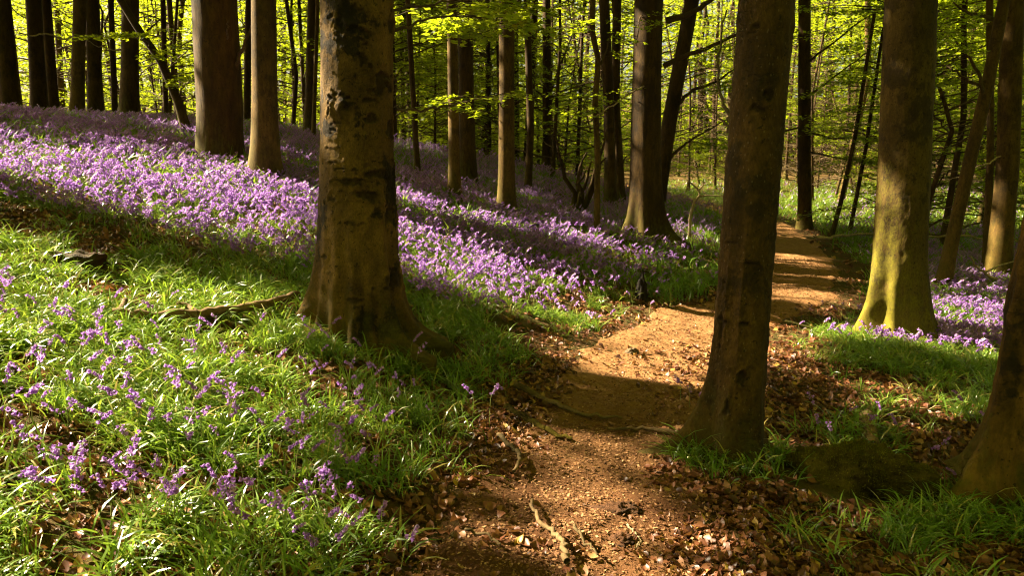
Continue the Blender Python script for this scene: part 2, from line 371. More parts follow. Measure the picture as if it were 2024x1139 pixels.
# light that reaches the tops of plants passes a little farther on; leaves are not points
def dil(m, a, b):
    o = m.copy()
    for i in range(-a, a+1):
        for j in range(-a, b+1):
            if i*i+min(j, 0)**2 <= a*a+1: o = np.maximum(o, np.roll(np.roll(m, i, 0), j, 1))
    return o
MASK = dil(MASK, 1, 3)
lit_trunk([(1500, -30), (1480, 200), (1460, 400), (1440, 600), (1420, 800), (1400, 880)], 4.0, .20, 0)
lit_trunk([(1436, 570), (1428, 640), (1424, 700)], 3.97, .06, .5)

# ------------------------------------------------------------------ tree builders
def trunk_mesh(name, cl, r0, H, mat, nth=20, nz=40, flare=.5, hf=.35, lobes=(), seed=0, rough=.03, fine=0, taper=.45, zmin=-.35, bumps=(), scars=()):
    """cl: rows (z, dx, dy) of the centre line; lobes: (angle, reach, width, height) buttress roots"""
    cl = np.asarray(cl, float); t = np.linspace(0, 1, nz)
    z = np.where(t < .72, zmin+(3.3-zmin)*t/.72, 3.3+(H-3.3)*np.clip((t-.72)/.28, 0, 1)**1.3) if nz > 200 else zmin+(H-zmin)*t**1.7
    cx = np.interp(z, cl[:, 0], cl[:, 1]); cy_ = np.interp(z, cl[:, 0], cl[:, 2])
    zc = np.clip(z, 0, None)
    R = r0*(1-taper*zc/H)*(1+flare*np.exp(-zc/hf))
    th = np.arange(nth)*2*math.pi/nth
    Z, TH = np.meshgrid(z, th, indexing='ij')
    rr = R[:, None]*(1+rough*2*(fbm3(np.cos(TH)*1.3+5, np.sin(TH)*1.3+5, Z*1.1+9, seed)-.5)*2)
    rr += r0*rough*1.2*(fbm3(np.cos(TH)*5+5, np.sin(TH)*5+5, Z*5+9, seed+4)-.5)
    if fine: rr += fine*(fbm3(np.cos(TH)*r0*30+50, np.sin(TH)*r0*30+50, Z*22+9, seed+7, 2)-.5)*2+fine*1.5*np.clip(fbm3(np.cos(TH)*r0*9+50, np.sin(TH)*r0*9+50, Z*9+9, seed+8, 2)-.58, 0, 1)*4
    for a, A, w, h in lobes:
        d = (TH-a+math.pi) % (2*math.pi)-math.pi+.10*(vn2(Z*7, TH*2, seed+9)-.5)
        zc2 = np.clip(Z, -.03, None)
        rr += A*np.exp(-(d/w)**2)*(.62*np.exp(-zc2/(h*1.35))+.55*np.exp(-zc2/(h*.28)))
    for a, zz, A, w, h in bumps:
        d = (TH-a+math.pi) % (2*math.pi)-math.pi
        rr += A*np.exp(-(d/w)**2-((Z-zz)/h)**2)
    SCAR = np.zeros_like(rr)
    for a, zz, w, h in scars:                                  # old branch scars and knots: sunk middle, raised rim
        d = (((TH-a+math.pi) % (2*math.pi)-math.pi)*r0/w)**2+((Z-zz)/h)**2
        d = np.sqrt(d)*(1+1.7*(fbm2(TH*r0*28+9, Z*28+9, seed+3, 2)-.5))
        SCAR = np.maximum(SCAR, 1-sm(.7, 1.05, d)); rr += .008*np.exp(-((d-1.15)/.25)**2)-.010*(1-sm(.5, 1.0, d))
    V = np.stack([cx[:, None]+rr*np.cos(TH), cy_[:, None]+rr*np.sin(TH), Z], -1).reshape(-1, 3)
    i = np.arange(nz-1)[:, None]*nth; j = np.arange(nth)[None]; k = (j+1) % nth
    F = np.stack([i+j, i+k, i+nth+k, i+nth+j], -1).reshape(-1, 4)
    return mesh(name, V, F, mat, scar=SCAR if len(scars) else None)
def spray(rng, o, az, L, n, rise=.1, droop=.25, leaf=.07, twig_r=.008):
    """one flat beech spray: leaves P,D,N,size and twig tubes"""
    o = np.asarray(o, float); s = np.linspace(0, 1, 6)[:, None]
    d = np.array([math.cos(az), math.sin(az), 0]); side = np.array([-d[1], d[0], 0])
    bend = rng.normal(0, .15)
    main = lambda t: o+d*L*t+side*bend*L*t*t+np.array([0, 0, 1])*L*(rise*t-droop*t*t)
    tb = [tube(main(s), np.linspace(twig_r, twig_r*.3, 6), 4)]
    nt_ = max(4, int(L*5)); ti = rng.uniform(.15, 1, n); ti = np.where(rng.random(n) < .85, np.round(ti*nt_)/nt_, ti)
    sg = np.where(rng.random(n) < .5, -1., 1.); ln = L*.42*(1.15-ti)*rng.uniform(.5, 1, n)
    ss = rng.random(n)**.8; sd = (d[None]*.75+side[None]*sg[:, None]*.8)
    P = main(ti[:, None])+sd*(ss*ln)[:, None]; P[:, 2] += rng.normal(0, .02*L, n)-.06*ss*ln
    D = sd+rng.normal(0, .45, (n, 3))*[1, 1, .35]; N = np.array([0, 0, 1.])+rng.normal(0, .33, (n, 3))
    sz = leaf*rng.uniform(.65, 1.15, n)
    return P, D, N, sz, tb
def leaf_arrays(lst):
    return [np.concatenate([a[i] for a in lst]) for i in range(4)]
def clustertint(P, rng, f=1.3):
    return np.clip(.5+.9*(fbm2(P[:, 0]*f+P[:, 2]*.7, P[:, 1]*f-P[:, 2]*.5, 2)-.5)+rng.normal(0, .17, len(P)), 0, 1)
def leaf_mesh(name, P, D, N, sz, tubes_=(), rng=RNG, tmat='bark_twig'):
    V, F = diamonds(P, D, N, sz, sz*.62); t = np.repeat(clustertint(P, rng), 4); mi = np.zeros(len(F), int)
    if tubes_:
        V2, F2 = cat_(tubes_); F = np.vstack([F, F2+len(V)]); V = np.vstack([V, V2]); t = np.r_[t, np.zeros(len(V2))]; mi = np.r_[mi, np.ones(len(F2), int)]
    return mesh(name, V, F, [M['beech'], M[tmat]], t, mi)
def maskval(X, Y):
    i = np.clip(((Y-GY0)/GS).astype(int), 0, GNY-1); j = np.clip(((X-GX0)/GS).astype(int), 0, GNX-1)
    v = MASK[i, j]; out = (X < GX0) | (X > GX0+GS*GNX) | (Y < GY0) | (Y > GY0+GS*GNY)
    return np.where(out, 0, v)
TREES = []          # (empty, x, y, z, height) of tall trees that carry canopy
TRUNK_ID = {}
def bez_sprays(rng, hts, nspr, rad, nleaf, leaf, zlo, zhi, cl=None, Lr=(.8, 1.6)):
    S, tb = [], []
    for k in range(nspr):
        z = rng.uniform(zlo, zhi); az = rng.uniform(0, 2*math.pi); L = rng.uniform(*Lr)
        st = rng.uniform(.05, rad)*(1-.5*(z-zlo)/(zhi-zlo+.01)); c = np.zeros(2) if cl is None else np.array([np.interp(z, cl[:, 0], cl[:, 1]), np.interp(z, cl[:, 0], cl[:, 2])])
        o = np.array([c[0]+math.cos(az)*st, c[1]+math.sin(az)*st, z])
        a = spray(rng, o, az+rng.normal(0, .5), L, int(nleaf*L), rng.uniform(0, .25), rng.uniform(.1, .35), leaf)
        S.append(a[:4]); tb += a[4]
        if st > .3: tb.append(tube(curvy([c[0], c[1], z-.25*st], o, 5, .12, rng), [.016, .008][0], 4))
    return leaf_arrays(S), tb
def cull(arr, loc, lim=.5):
    P = arr[0]; X, Y = sunproj(P[:, 0]+loc[0], P[:, 1]+loc[1], P[:, 2]+loc[2]); k = maskval(X, Y) < lim
    return [a[k] for a in arr], k.mean()

def spec_tree(label, base, top, w, mat='bark_far', H=15, d=None, name='beech_tree', cat='tree', group=None, mid=(), canopy=True, res=(18, 36), **kw):
    if d is None: b = hit(*base)
    else:
        b = on_plane(base[0], base[1], d); b[2] = T(b[0], b[1])
    dd = b[1]; pts = [np.array([0, 0, 0.])]
    for p in list(mid)+[top]:
        q = on_plane(p[0], p[1], dd)-b; pts.append(np.array([q[2], q[0], q[1]]))
    q0, q1 = pts[-2], pts[-1]; e = q1+(q1-q0)/max(q1[0]-q0[0], .1)*max(H-q1[0], .1)*.6
    e[0] = max(H, q1[0]+.5); pts.append(e)
    r = w/FPX*dd/2
    kw.setdefault('flare', .35); kw.setdefault('seed', int(base[0]))
    if 'scars' in kw:                                          # from photo pixels to angle round the trunk and height
        cl_ = np.array(pts); out = []
        for (px, py, w_, h_) in kw['scars']:
            q = on_plane(px, py, dd-r*.9)-b; t_ = np.clip((q[0]-np.interp(q[2], cl_[:, 0], cl_[:, 1]))/r, -.97, .97)
            out.append((-math.acos(t_), q[2], w_/FPX*dd/math.sqrt(max(1-t_*t_, .15)), h_/FPX*dd))
        kw['scars'] = out
    e_ = empty(name, b, label, cat, group)
    tr = obj('trunk', trunk_mesh('trunk', pts, r, H, M[mat], res[0], res[1], **kw), e_)
    if canopy: TREES.append((e_, b[0]+pts[-1][1]*.6, b[1]+pts[-1][2]*.6, b, H))
    return e_, b, np.array(pts), r

# ------------------------------------------------------------------ ground and path
def axis(a, b, c, fine, n):
    """coordinates from a to b, spaced finely round c"""
    k = np.linspace(-1, 1, n); s = np.sinh(k*4.6)/np.sinh(4.6)
    return np.where(s < 0, c+s*(c-a), c+s*(b-c))
gx = axis(-150, 150, .5, .05, 460); gy = axis(-25, 210, 5.0, .05, 460)
GXm, GYm = np.meshgrid(gx, gy); GZm = T(GXm, GYm)
upath = np.abs(GXm-pxc(GYm)); hw_ = np.interp(GYm, PYS, PHW)
GZm = GZm-.05*(1-sm(.55, .95, upath/hw_))*(GYm < 45)           # a shallow trench that the path sheet fills
i = np.arange(459)[:, None]*460; j = np.arange(459)[None]
gF = np.stack([i+j, i+j+1, i+j+461, i+j+460], -1).reshape(-1, 4)
tag(obj('ground', mesh('ground', np.stack([GXm, GYm, GZm], -1), gF, ground_mat())), kind='structure')
py = np.concatenate([np.linspace(-2, 14, 480), np.linspace(14.1, 46, 220)]); pv = np.linspace(-1.35, 1.35, 70)
PYm, PVm = np.meshgrid(py, pv, indexing='ij'); hw2 = np.interp(PYm, PYS, PHW)
PXm = pxc(PYm)+PVm*hw2; edge = np.abs(PVm)+.55*(fbm2(PXm*2.2, PYm*2.2, 21)-.5)
PZm = T(PXm, PYm)+.012+.06*(fbm2(PXm*3, PYm*3, 22)-.5)+.03*(fbm2(PXm*12, PYm*12, 23)-.5)-.14*sm(.8, 1.25, edge)
# trodden hollow with clods in the dark middle of the near path
hol = np.exp(-(((PXm-.55)/.16)**2+((PYm-3.55)/.35)**2)); PZm += hol*.02*(fbm2(PXm*14, PYm*14, 25)-.5)
i = np.arange(len(py)-1)[:, None]*70; j = np.arange(69)[None]
pF = np.stack([i+j, i+j+1, i+j+71, i+j+70], -1).reshape(-1, 4)
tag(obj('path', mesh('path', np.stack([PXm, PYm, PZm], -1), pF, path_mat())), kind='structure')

# ------------------------------------------------------------------ the trees one can tell apart
R_ = math.radians
e1, b1, c1, r1 = spec_tree('broad grey beech with dark bark scars and spreading root buttresses at left of the path', (708, 668), (706, 0), 140, 'bark_main', 17, mid=[(705, 300)], res=(210, 470), scars=[(690,28,34,16),(676,50,10,16),(700,60,14,10),(726,66,9,7),(723,88,6,5),(718,115,9,14),(730,128,5,5),(757,145,15,7),(750,165,8,20),(781,170,5,9),(778,38,8,12),(684,213,8,7),(650,222,6,8),(655,193,5,5),(664,186,8,3),(677,187,7,3),(688,194,6,3),(699,204,6,3),(708,213,6,3),(648,203,4,5),(728,198,16,6),(735,235,12,9),(770,250,6,16),(662,243,15,2),(655,257,10,1.5),(652,290,12,2),(657,320,14,3),(672,333,12,2),(700,335,10,2),(745,345,22,9),(690,360,20,7),(720,385,30,10),(770,360,8,30),(655,395,10,6),(760,430,10,20),(690,440,12,4),(650,540,16,2),(700,590,10,8),(765,560,12,18),(640,510,8,6)], flare=.2, hf=.32, rough=.022, fine=.004, taper=.22,
    lobes=[(R_(-8), .20, .15, .2), (R_(-40), .34, .16, .30), (R_(-62), .12, .12, .2), (R_(-84), .15, .16, .3), (R_(-112), .16, .14, .24), (R_(-140), .14, .14, .2), (R_(-170), .30, .15, .26), (R_(175), .16, .3, .3), (R_(160), .25, .3, .25), (R_(80), .3, .4, .3), (R_(10), .25, .25, .3)],
    bumps=[(R_(-118), 1.62, .024, .16, .05), (R_(-103), 1.62, .024, .12, .05), (R_(-125), 1.43, .012, .15, .02), (R_(-120), 1.14, .012, .14, .018), (R_(-130), .75, .014, .2, .02)], seed=11)
e5, b5, c5, r5 = spec_tree('slender dark rough barked tree standing closest to the path with a bark wound low down', (1447, 905), (1516, 0), 105, 'bark_rough', 15, mid=[(1478, 480)], res=(140, 440), scars=[(1497,215,16,5),(1520,190,7,12),(1480,520,14,4),(1465,745,8,18),(1450,480,10,3),(1475,640,14,2.5),(1432,655,2.5,50),(1425,598,14,2.5),(1440,800,4,18),(1496,50,9,4),(1490,62,12,2.5)], flare=.16, hf=.3, rough=.022, fine=.005, taper=.2,
    lobes=[(R_(182), .50, .20, .15), (R_(150), .12, .2, .2), (R_(-60), .08, .3, .2), (R_(-120), .06, .3, .2), (R_(30), .15, .3, .2)], bumps=[(R_(-128), .93, -.008, .14, .22), (R_(-112), .93, .014, .06, .25), (R_(-144), .93, .012, .05, .25), (R_(20), 1.15, .02, .3, .12)], seed=12)
e3, b3, c3, r3 = spec_tree('stout beech with bright yellow green moss on its flared foot at right', (1768, 680), (1800, 0), 94, 'bark_moss', 17, mid=[(1786, 350)], res=(130, 280), flare=.30, hf=.55, rough=.02, fine=.003, taper=.2,
    lobes=[(R_(-160), .50, .30, .36), (R_(-122), .20, .20, .26), (R_(-98), .10, .14, .2), (R_(-75), .16, .16, .22), (R_(-50), .2, .3, .3), (R_(0), .3, .3, .35), (R_(90), .3, .4, .3)], seed=13)
e6, b6, c6, r6 = spec_tree('leaning peeling trunk with a hollow between its roots at the right edge', (2034, 985), (2190, 0), 140, 'bark_peel', 15, mid=[(2072, 600)], res=(120, 260), flare=.25, hf=.35, rough=.035, fine=.007, taper=.2, d=3.75,
    lobes=[(R_(-166), .44, .19, .42), (R_(-112), .18, .14, .3), (R_(-60), .3, .3, .25), (R_(120), .3, .3, .3)], seed=14)
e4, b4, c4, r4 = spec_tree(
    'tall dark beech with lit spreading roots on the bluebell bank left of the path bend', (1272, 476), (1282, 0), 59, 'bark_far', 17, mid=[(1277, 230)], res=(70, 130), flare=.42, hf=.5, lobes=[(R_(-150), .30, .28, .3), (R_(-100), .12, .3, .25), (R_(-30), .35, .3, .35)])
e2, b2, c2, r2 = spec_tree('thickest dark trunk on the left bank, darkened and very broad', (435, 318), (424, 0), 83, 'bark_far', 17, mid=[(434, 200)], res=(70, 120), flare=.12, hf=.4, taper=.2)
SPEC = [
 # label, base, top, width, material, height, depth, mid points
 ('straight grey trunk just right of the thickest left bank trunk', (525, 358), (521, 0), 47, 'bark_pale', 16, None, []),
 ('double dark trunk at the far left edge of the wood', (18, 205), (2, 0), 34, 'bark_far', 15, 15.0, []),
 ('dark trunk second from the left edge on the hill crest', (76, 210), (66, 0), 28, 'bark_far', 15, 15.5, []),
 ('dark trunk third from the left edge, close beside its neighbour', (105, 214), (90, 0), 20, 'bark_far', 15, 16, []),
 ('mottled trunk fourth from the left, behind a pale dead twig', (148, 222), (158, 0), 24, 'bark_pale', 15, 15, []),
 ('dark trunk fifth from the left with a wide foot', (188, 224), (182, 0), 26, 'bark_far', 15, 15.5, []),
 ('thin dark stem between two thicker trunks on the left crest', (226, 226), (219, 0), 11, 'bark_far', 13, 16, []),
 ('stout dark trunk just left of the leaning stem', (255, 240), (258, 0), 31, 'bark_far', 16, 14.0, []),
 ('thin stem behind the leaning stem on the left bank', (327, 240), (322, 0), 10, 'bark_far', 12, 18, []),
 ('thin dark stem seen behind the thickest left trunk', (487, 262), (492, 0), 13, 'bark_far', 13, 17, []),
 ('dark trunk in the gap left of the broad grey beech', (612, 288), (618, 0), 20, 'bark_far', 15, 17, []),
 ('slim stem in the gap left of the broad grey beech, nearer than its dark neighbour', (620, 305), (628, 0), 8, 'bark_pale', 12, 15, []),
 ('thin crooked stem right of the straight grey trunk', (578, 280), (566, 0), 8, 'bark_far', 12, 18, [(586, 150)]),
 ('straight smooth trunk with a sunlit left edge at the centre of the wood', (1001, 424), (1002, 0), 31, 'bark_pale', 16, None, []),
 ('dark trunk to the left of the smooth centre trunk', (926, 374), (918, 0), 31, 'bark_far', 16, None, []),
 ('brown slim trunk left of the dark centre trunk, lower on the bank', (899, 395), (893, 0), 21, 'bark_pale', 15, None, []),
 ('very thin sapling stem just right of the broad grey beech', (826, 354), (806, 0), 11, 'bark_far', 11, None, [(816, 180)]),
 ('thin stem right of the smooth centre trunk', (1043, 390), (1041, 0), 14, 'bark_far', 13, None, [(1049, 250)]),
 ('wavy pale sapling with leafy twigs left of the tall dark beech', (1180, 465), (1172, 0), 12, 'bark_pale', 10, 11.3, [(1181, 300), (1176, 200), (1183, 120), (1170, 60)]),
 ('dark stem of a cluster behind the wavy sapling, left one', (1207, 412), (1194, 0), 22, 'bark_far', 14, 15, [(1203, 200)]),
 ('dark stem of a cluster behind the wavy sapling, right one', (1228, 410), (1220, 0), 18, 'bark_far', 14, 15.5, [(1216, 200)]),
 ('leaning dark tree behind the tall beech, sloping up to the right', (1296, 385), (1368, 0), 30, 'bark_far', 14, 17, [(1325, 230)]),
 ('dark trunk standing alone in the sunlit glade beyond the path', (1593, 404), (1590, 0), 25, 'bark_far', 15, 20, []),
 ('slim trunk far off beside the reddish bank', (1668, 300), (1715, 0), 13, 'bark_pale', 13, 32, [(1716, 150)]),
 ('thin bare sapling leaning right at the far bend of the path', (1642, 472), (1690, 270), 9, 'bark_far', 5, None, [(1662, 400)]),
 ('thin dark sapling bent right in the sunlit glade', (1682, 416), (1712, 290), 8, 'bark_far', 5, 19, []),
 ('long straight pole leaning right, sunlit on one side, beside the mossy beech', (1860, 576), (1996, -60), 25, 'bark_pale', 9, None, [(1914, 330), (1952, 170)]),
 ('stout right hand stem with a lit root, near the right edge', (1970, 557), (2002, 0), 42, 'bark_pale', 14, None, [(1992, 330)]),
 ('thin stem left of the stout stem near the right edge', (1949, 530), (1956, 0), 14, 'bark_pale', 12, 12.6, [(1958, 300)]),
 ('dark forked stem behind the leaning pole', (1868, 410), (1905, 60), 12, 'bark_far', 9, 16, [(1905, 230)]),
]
HANDLES = {}
for (lb, base, top, w, mt, H, d, mid) in SPEC:
    h = spec_tree(lb, base, top, w, mt, H, d, mid=mid, name='sapling' if w < 14 else 'beech_tree', canopy=w > 18, res=(16, 60), flare=.45 if w > 14 else .3, hf=.35, rough=.03, taper=.3,
                  lobes=[(R_(a), w/FPX*8*random.uniform(.2, .5), .35, .3) for a in (-150, -60, 40)] if w > 18 else ())
    HANDLES[lb[:22]] = h
# leaning tree on the left bank
hl = spec_tree('slim tree on the left bank leaning to the left with leafy twigs', (374, 300), (232, -10), 17, 'bark_far', 9, 12.6, mid=[(352, 200), (318, 120), (272, 55)], res=(16, 60), flare=.3, taper=.35, canopy=False)
for (x, y, r, H) in ((-8.6, 8.15, .2, 16), (-12, 4.4, .3, 17), (-17.5, 14.5, .3, 16), (-10.5, -.5, .3, 16)):   # unseen trees added beyond the left edge for shade; first matches a shadow band
    z = float(T(x, y)); e_ = empty('beech_tree', (x, y, z), 'unseen tall beech placed beyond the left edge to shade the bluebells', 'tree', 'unseen beeches beyond the left edge')
    obj('trunk', trunk_mesh('trunk', [(0, 0, 0), (H, .3, .2)], r, H, M['bark_far']), e_); TREES.append((e_, x, y, np.array([x, y, z]), H))

# limbs and leafy twigs that belong to those trees
rb = np.random.default_rng(3)
def limb(h, pixels, w0, w1, dd=0.0, leaves=0, leaf=.06, mat='bark_twig', part='branch', sub=None, spr=(.35, .7), nl=55):
    """a branch through photo pixels in the plane of its tree (dd metres nearer per step), with flat leaf sprays along it"""
    e_, b = h[0], h[1]; P = np.array([on_plane(px, py, b[1]-dd*k) for k, (px, py) in enumerate(pixels)])-b
    s = np.linspace(0, 1, len(P)); ss = np.linspace(0, 1, 4*len(P)); Q = np.stack([np.interp(ss, s, P[:, k]) for k in range(3)], 1)
    ker = np.array([1, 2, 3, 2, 1])/9.
    for k in range(3):
        q = np.pad(Q[:, k], 2, mode='edge'); Q[1:-1, k] = np.convolve(q, ker, 'valid')[1:-1]
    Q[1:-1] += rb.normal(0, .008, Q[1:-1].shape)
    o = obj(part, mesh(part, *tube(Q, np.linspace(w0, w1, len(Q))/FPX*b[1]/2, 7), M[mat]), e_)
    if leaves:
        S, tb = [], []
        for k in range(leaves):
            t = rb.uniform(.25, 1); p = np.array([np.interp(t, ss, Q[:, q]) for q in range(3)])
            dv = Q[-1]-Q[0]; az = math.atan2(dv[1], dv[0])+rb.choice([-1, 1])*rb.uniform(.2, 1.0)
            L = rb.uniform(*spr)*(1.2-.5*t); a = spray(rb, p, az, L, int(nl*L)+5, rb.uniform(0, .15), .2, leaf, .003); S.append(a[:4]); tb += a[4]
        obj('leaf_spray', leaf_mesh('leaf_spray', *leaf_arrays(S), tb, rb), o)
    return o
h1 = (e1, b1); h4 = (e4, b4); h3 = (e3, b3)
limb(h4, [(1318, 40), (1360, 28), (1400, 5), (1450, -30)], 14, 6, .1)
limb(h4, [(1312, 130), (1350, 112), (1400, 92), (1460, 68), (1520, 40)], 11, 4, .1, 16, .07, spr=(.5, 1.0))
limb(h4, [(1310, 150), (1255, 178), (1210, 208), (1175, 232)], 4, 2, .3, 9, .06, 'palewood')
limb(h4, [(1275, 15), (1262, 40), (1258, 90)], 4, 1, .3, 7, .06)
hw = HANDLES['wavy pale sapling with'[:22]]
limb(hw, [(1181, 180), (1160, 190), (1150, 230)], 3, 1, .1, 9, .065)
limb(hw, [(1172, 60), (1155, 65), (1150, 40)], 4, 2, .1, 8, .065)
limb(hw, [(1183, 130), (1200, 100), (1215, 40)], 4, 2, .05, 8, .065)
limb((hl[0], hl[1]), [(300, 95), (290, 82), (255, 72), (230, 80)], 3, 1, .2, 12, .075, spr=(.5, .9))
limb((hl[0], hl[1]), [(352, 195), (365, 165), (385, 155), (392, 175)], 4, 1, .2, 16, .075, spr=(.5, .9))
limb((hl[0], hl[1]), [(330, 140), (350, 120), (372, 95), (395, 100)], 4, 1, .3, 10, .075, spr=(.5, .9))
limb((hl[0], hl[1]), [(290, 60), (312, 45), (330, 30)], 4, 2, 0)
limb((e2, b2), [(462, 150), (470, 120), (482, 90), (497, 50)], 10, 4, .1)
limb((e2, b2), [(463, 140), (455, 110), (448, 70), (452, 40)], 6, 3, .1)
limb(HANDLES['mottled trunk fourth f'], [(150, 68), (125, 80), (95, 64), (60, 72), (48, 66)], 4, 2, .1, 0, mat='palewood')
limb(HANDLES['stout dark trunk just '], [(262, 98), (230, 100), (195, 92), (155, 70)], 3, 1, .2, 0, mat='palewood')
limb(HANDLES['leaning dark tree behi'], [(1330, 215), (1370, 175), (1410, 165), (1460, 130)], 8, 3, .1, 16, .085, spr=(.7, 1.3))
limb(HANDLES['leaning dark tree behi'], [(1308, 330), (1345, 290), (1375, 270), (1440, 235)], 7, 2, .1, 16, .085, spr=(.7, 1.3))
limb((e5, b5), [(1452, 250), (1432, 218), (1415, 150), (1425, 80), (1436, 20)], 9, 5, -.8, 0)
limb((e5, b5), [(1452, 270), (1430, 240), (1400, 215), (1380, 190)], 7, 3, -.8, 0)
limb(HANDLES['dark trunk standing al'], [(1601, 300), (1650, 312), (1700, 318), (1740, 335)], 4, 1, .3, 18, .08, spr=(.6, 1.1))
limb(HANDLES['dark trunk standing al'], [(1585, 130), (1640, 90), (1700, 40), (1740, 20)], 5, 2, .3, 18, .085, spr=(.7, 1.3))
limb(HANDLES['long straight pole lea'], [(1945, 200), (1935, 140), (1905, 100), (1880, 70)], 8, 3, .1, 16, .07, spr=(.5, .9))
limb(HANDLES['long straight pole lea'], [(1950, 170), (1920, 165), (1890, 140), (1870, 130)], 7, 3, -.1, 14, .07, spr=(.5, .9))
limb(HANDLES['long straight pole lea'], [(1980, 50), (1950, 30), (1910, 25), (1885, 5)], 9, 3, -.1, 8, .07)
limb(HANDLES['stout right hand stem '], [(1990, 300), (1960, 320), (1930, 330), (1870, 360)], 4, 1, .1, 0, mat='palewood')
limb(HANDLES['dark trunk standing al'], [(1586, 250), (1540, 262), (1500, 270)], 4, 1, .2, 14, .085, spr=(.7, 1.3))
limb(HANDLES['dark trunk standing al'], [(1598, 190), (1650, 150), (1720, 100)], 5, 2, .2, 18, .085, spr=(.7, 1.4))
limb(HANDLES['dark trunk standing al'], [(1600, 260), (1640, 275), (1690, 270), (1730, 280)], 5, 1, .2, 18, .085, spr=(.7, 1.3))
limb(h1, [(783, 215), (830, 220), (880, 208), (950, 192), (1012, 183)], 5, 2, -.5, 14, .055, spr=(.3, .5))
limb(h1, [(778, 60), (850, 35), (930, 30), (1000, 50)], 6, 2, -.5, 26, .07, spr=(.5, .9))
limb(h1, [(775, 20), (850, 8), (960, -5), (1080, 5)], 6, 2, -.7, 22, .07, spr=(.5, .9))
limb(HANDLES['straight smooth trunk '], [(992, 200), (960, 190), (915, 188), (880, 205)], 4, 1, .1, 10, .06)

# ------------------------------------------------------------------ canopy: mostly unseen leaves above the frame, placed to shade the ground; gaps where the photo shows sun on the ground
rc = np.random.default_rng(5)
NL = 190*29*30
CX = rc.uniform(-9.5, 22, NL*1); CY = rc.uniform(-4, 27, NL)
hh = 8.2+5.5*rc.random(NL)
mv_ = maskval(CX, CY); gap = sm(.36, .64, mv_*1.08+(.42*(fbm2(CX*1.6, CY*1.6, 31, 2)-.5)+.42*(fbm2(CX*4.5, CY*4.5, 35, 2)-.5))*(.35+2.2*mv_*(1-mv_)*1.6))
gap = np.where((CY > 16.2+.0*CX) & (CX < 1.0), 1, gap)      # no shading leaves beyond the crest, so sun reaches the foliage
keep = rc.random(NL) > gap
CX, CY, hh = CX[keep], CY[keep], hh[keep]
lp = np.stack([CX-hh*KC, CY+hh*KN, hh], 1)
# a thinner canopy farther on and to the right
NF = 26000; fx = rc.uniform(-34, 40, NF); fy = rc.uniform(26, 62, NF); fz = 9+6*rc.random(NF)
kf = fbm2(fx*.35, fy*.35, 33) > .60; X_, Y_ = sunproj(fx, fy, fz); kf &= maskval(X_, Y_) < .5
lp = np.vstack([lp, np.stack([fx, fy, fz], 1)[kf]])
NT = 80000; fx = rc.uniform(-32, 34, NT); fy = rc.uniform(-30, 24, NT); fz = 14+4*rc.random(NT)      # unseen upper leaf layer, added to block the sky
X_, Y_ = sunproj(fx, fy, fz); kf = maskval(X_, Y_) < .2
lp = np.vstack([lp, np.stack([fx, fy, fz], 1)[kf]])
big = np.where(np.arange(len(lp)) < len(CX), .30, .40)
txy = np.array([[t[1], t[2]] for t in TREES]); near = np.argmin(((lp[:, None, :2]-txy[None])**2).sum(-1), 1)
for k, (e_, x, y, b, H) in enumerate(TREES):
    q = np.nonzero(near == k)[0]
    if len(q) < 30: continue
    P = lp[q]-b; n = len(q); D = rc.normal(0, 1, (n, 3))*[1, 1, .2]; N = np.array([0, 0, 1.])+rc.normal(0, .35, (n, 3))
    tb = []; top = np.array([x-b[0], y-b[1], 7.5])
    for g in range(min(7, n//40+1)):
        tb.append(tube(curvy(top+[0, 0, g*.5], P[rc.integers(n)], 8, .5, rc, .6), np.linspace(.07, .015, 8), 5))
    obj('crown', leaf_mesh('crown', P, D, N, big[q]*rc.uniform(.7, 1.2, n), tb, rc), e_)  # mostly unseen leaves, placed to cast shade, hung on the nearest tree

# unseen ring of loose leaves added round the camera to shut out the low sky
NS = 70000; th_ = rc.uniform(math.radians(-188), math.radians(35), NS); rr_ = rc.uniform(13, 30, NS)
sx_, sy_, sz_ = rr_*np.cos(th_), rr_*np.sin(th_)+2, 15*rc.random(NS)**.9+.5
sz_ = sz_+T(sx_, sy_)*.6
X_, Y_ = sunproj(sx_, sy_, sz_); kf = (maskval(X_, Y_) < .2) & (np.abs(sx_) > .72*sy_+4)
n = int(kf.sum())
tag(obj('leaf_sky_screen', leaf_mesh('leaf_sky_screen', np.stack([sx_, sy_, sz_], 1)[kf], rc.normal(0, 1, (n, 3))*[1, 1, .3], np.array([0, 0, 1.])+rc.normal(0, .5, (n, 3)), rc.uniform(.3, .6, n), (), rc)), 'unseen ring of leaves added beyond the frame to block the low sky', 'woodland', kind='stuff')

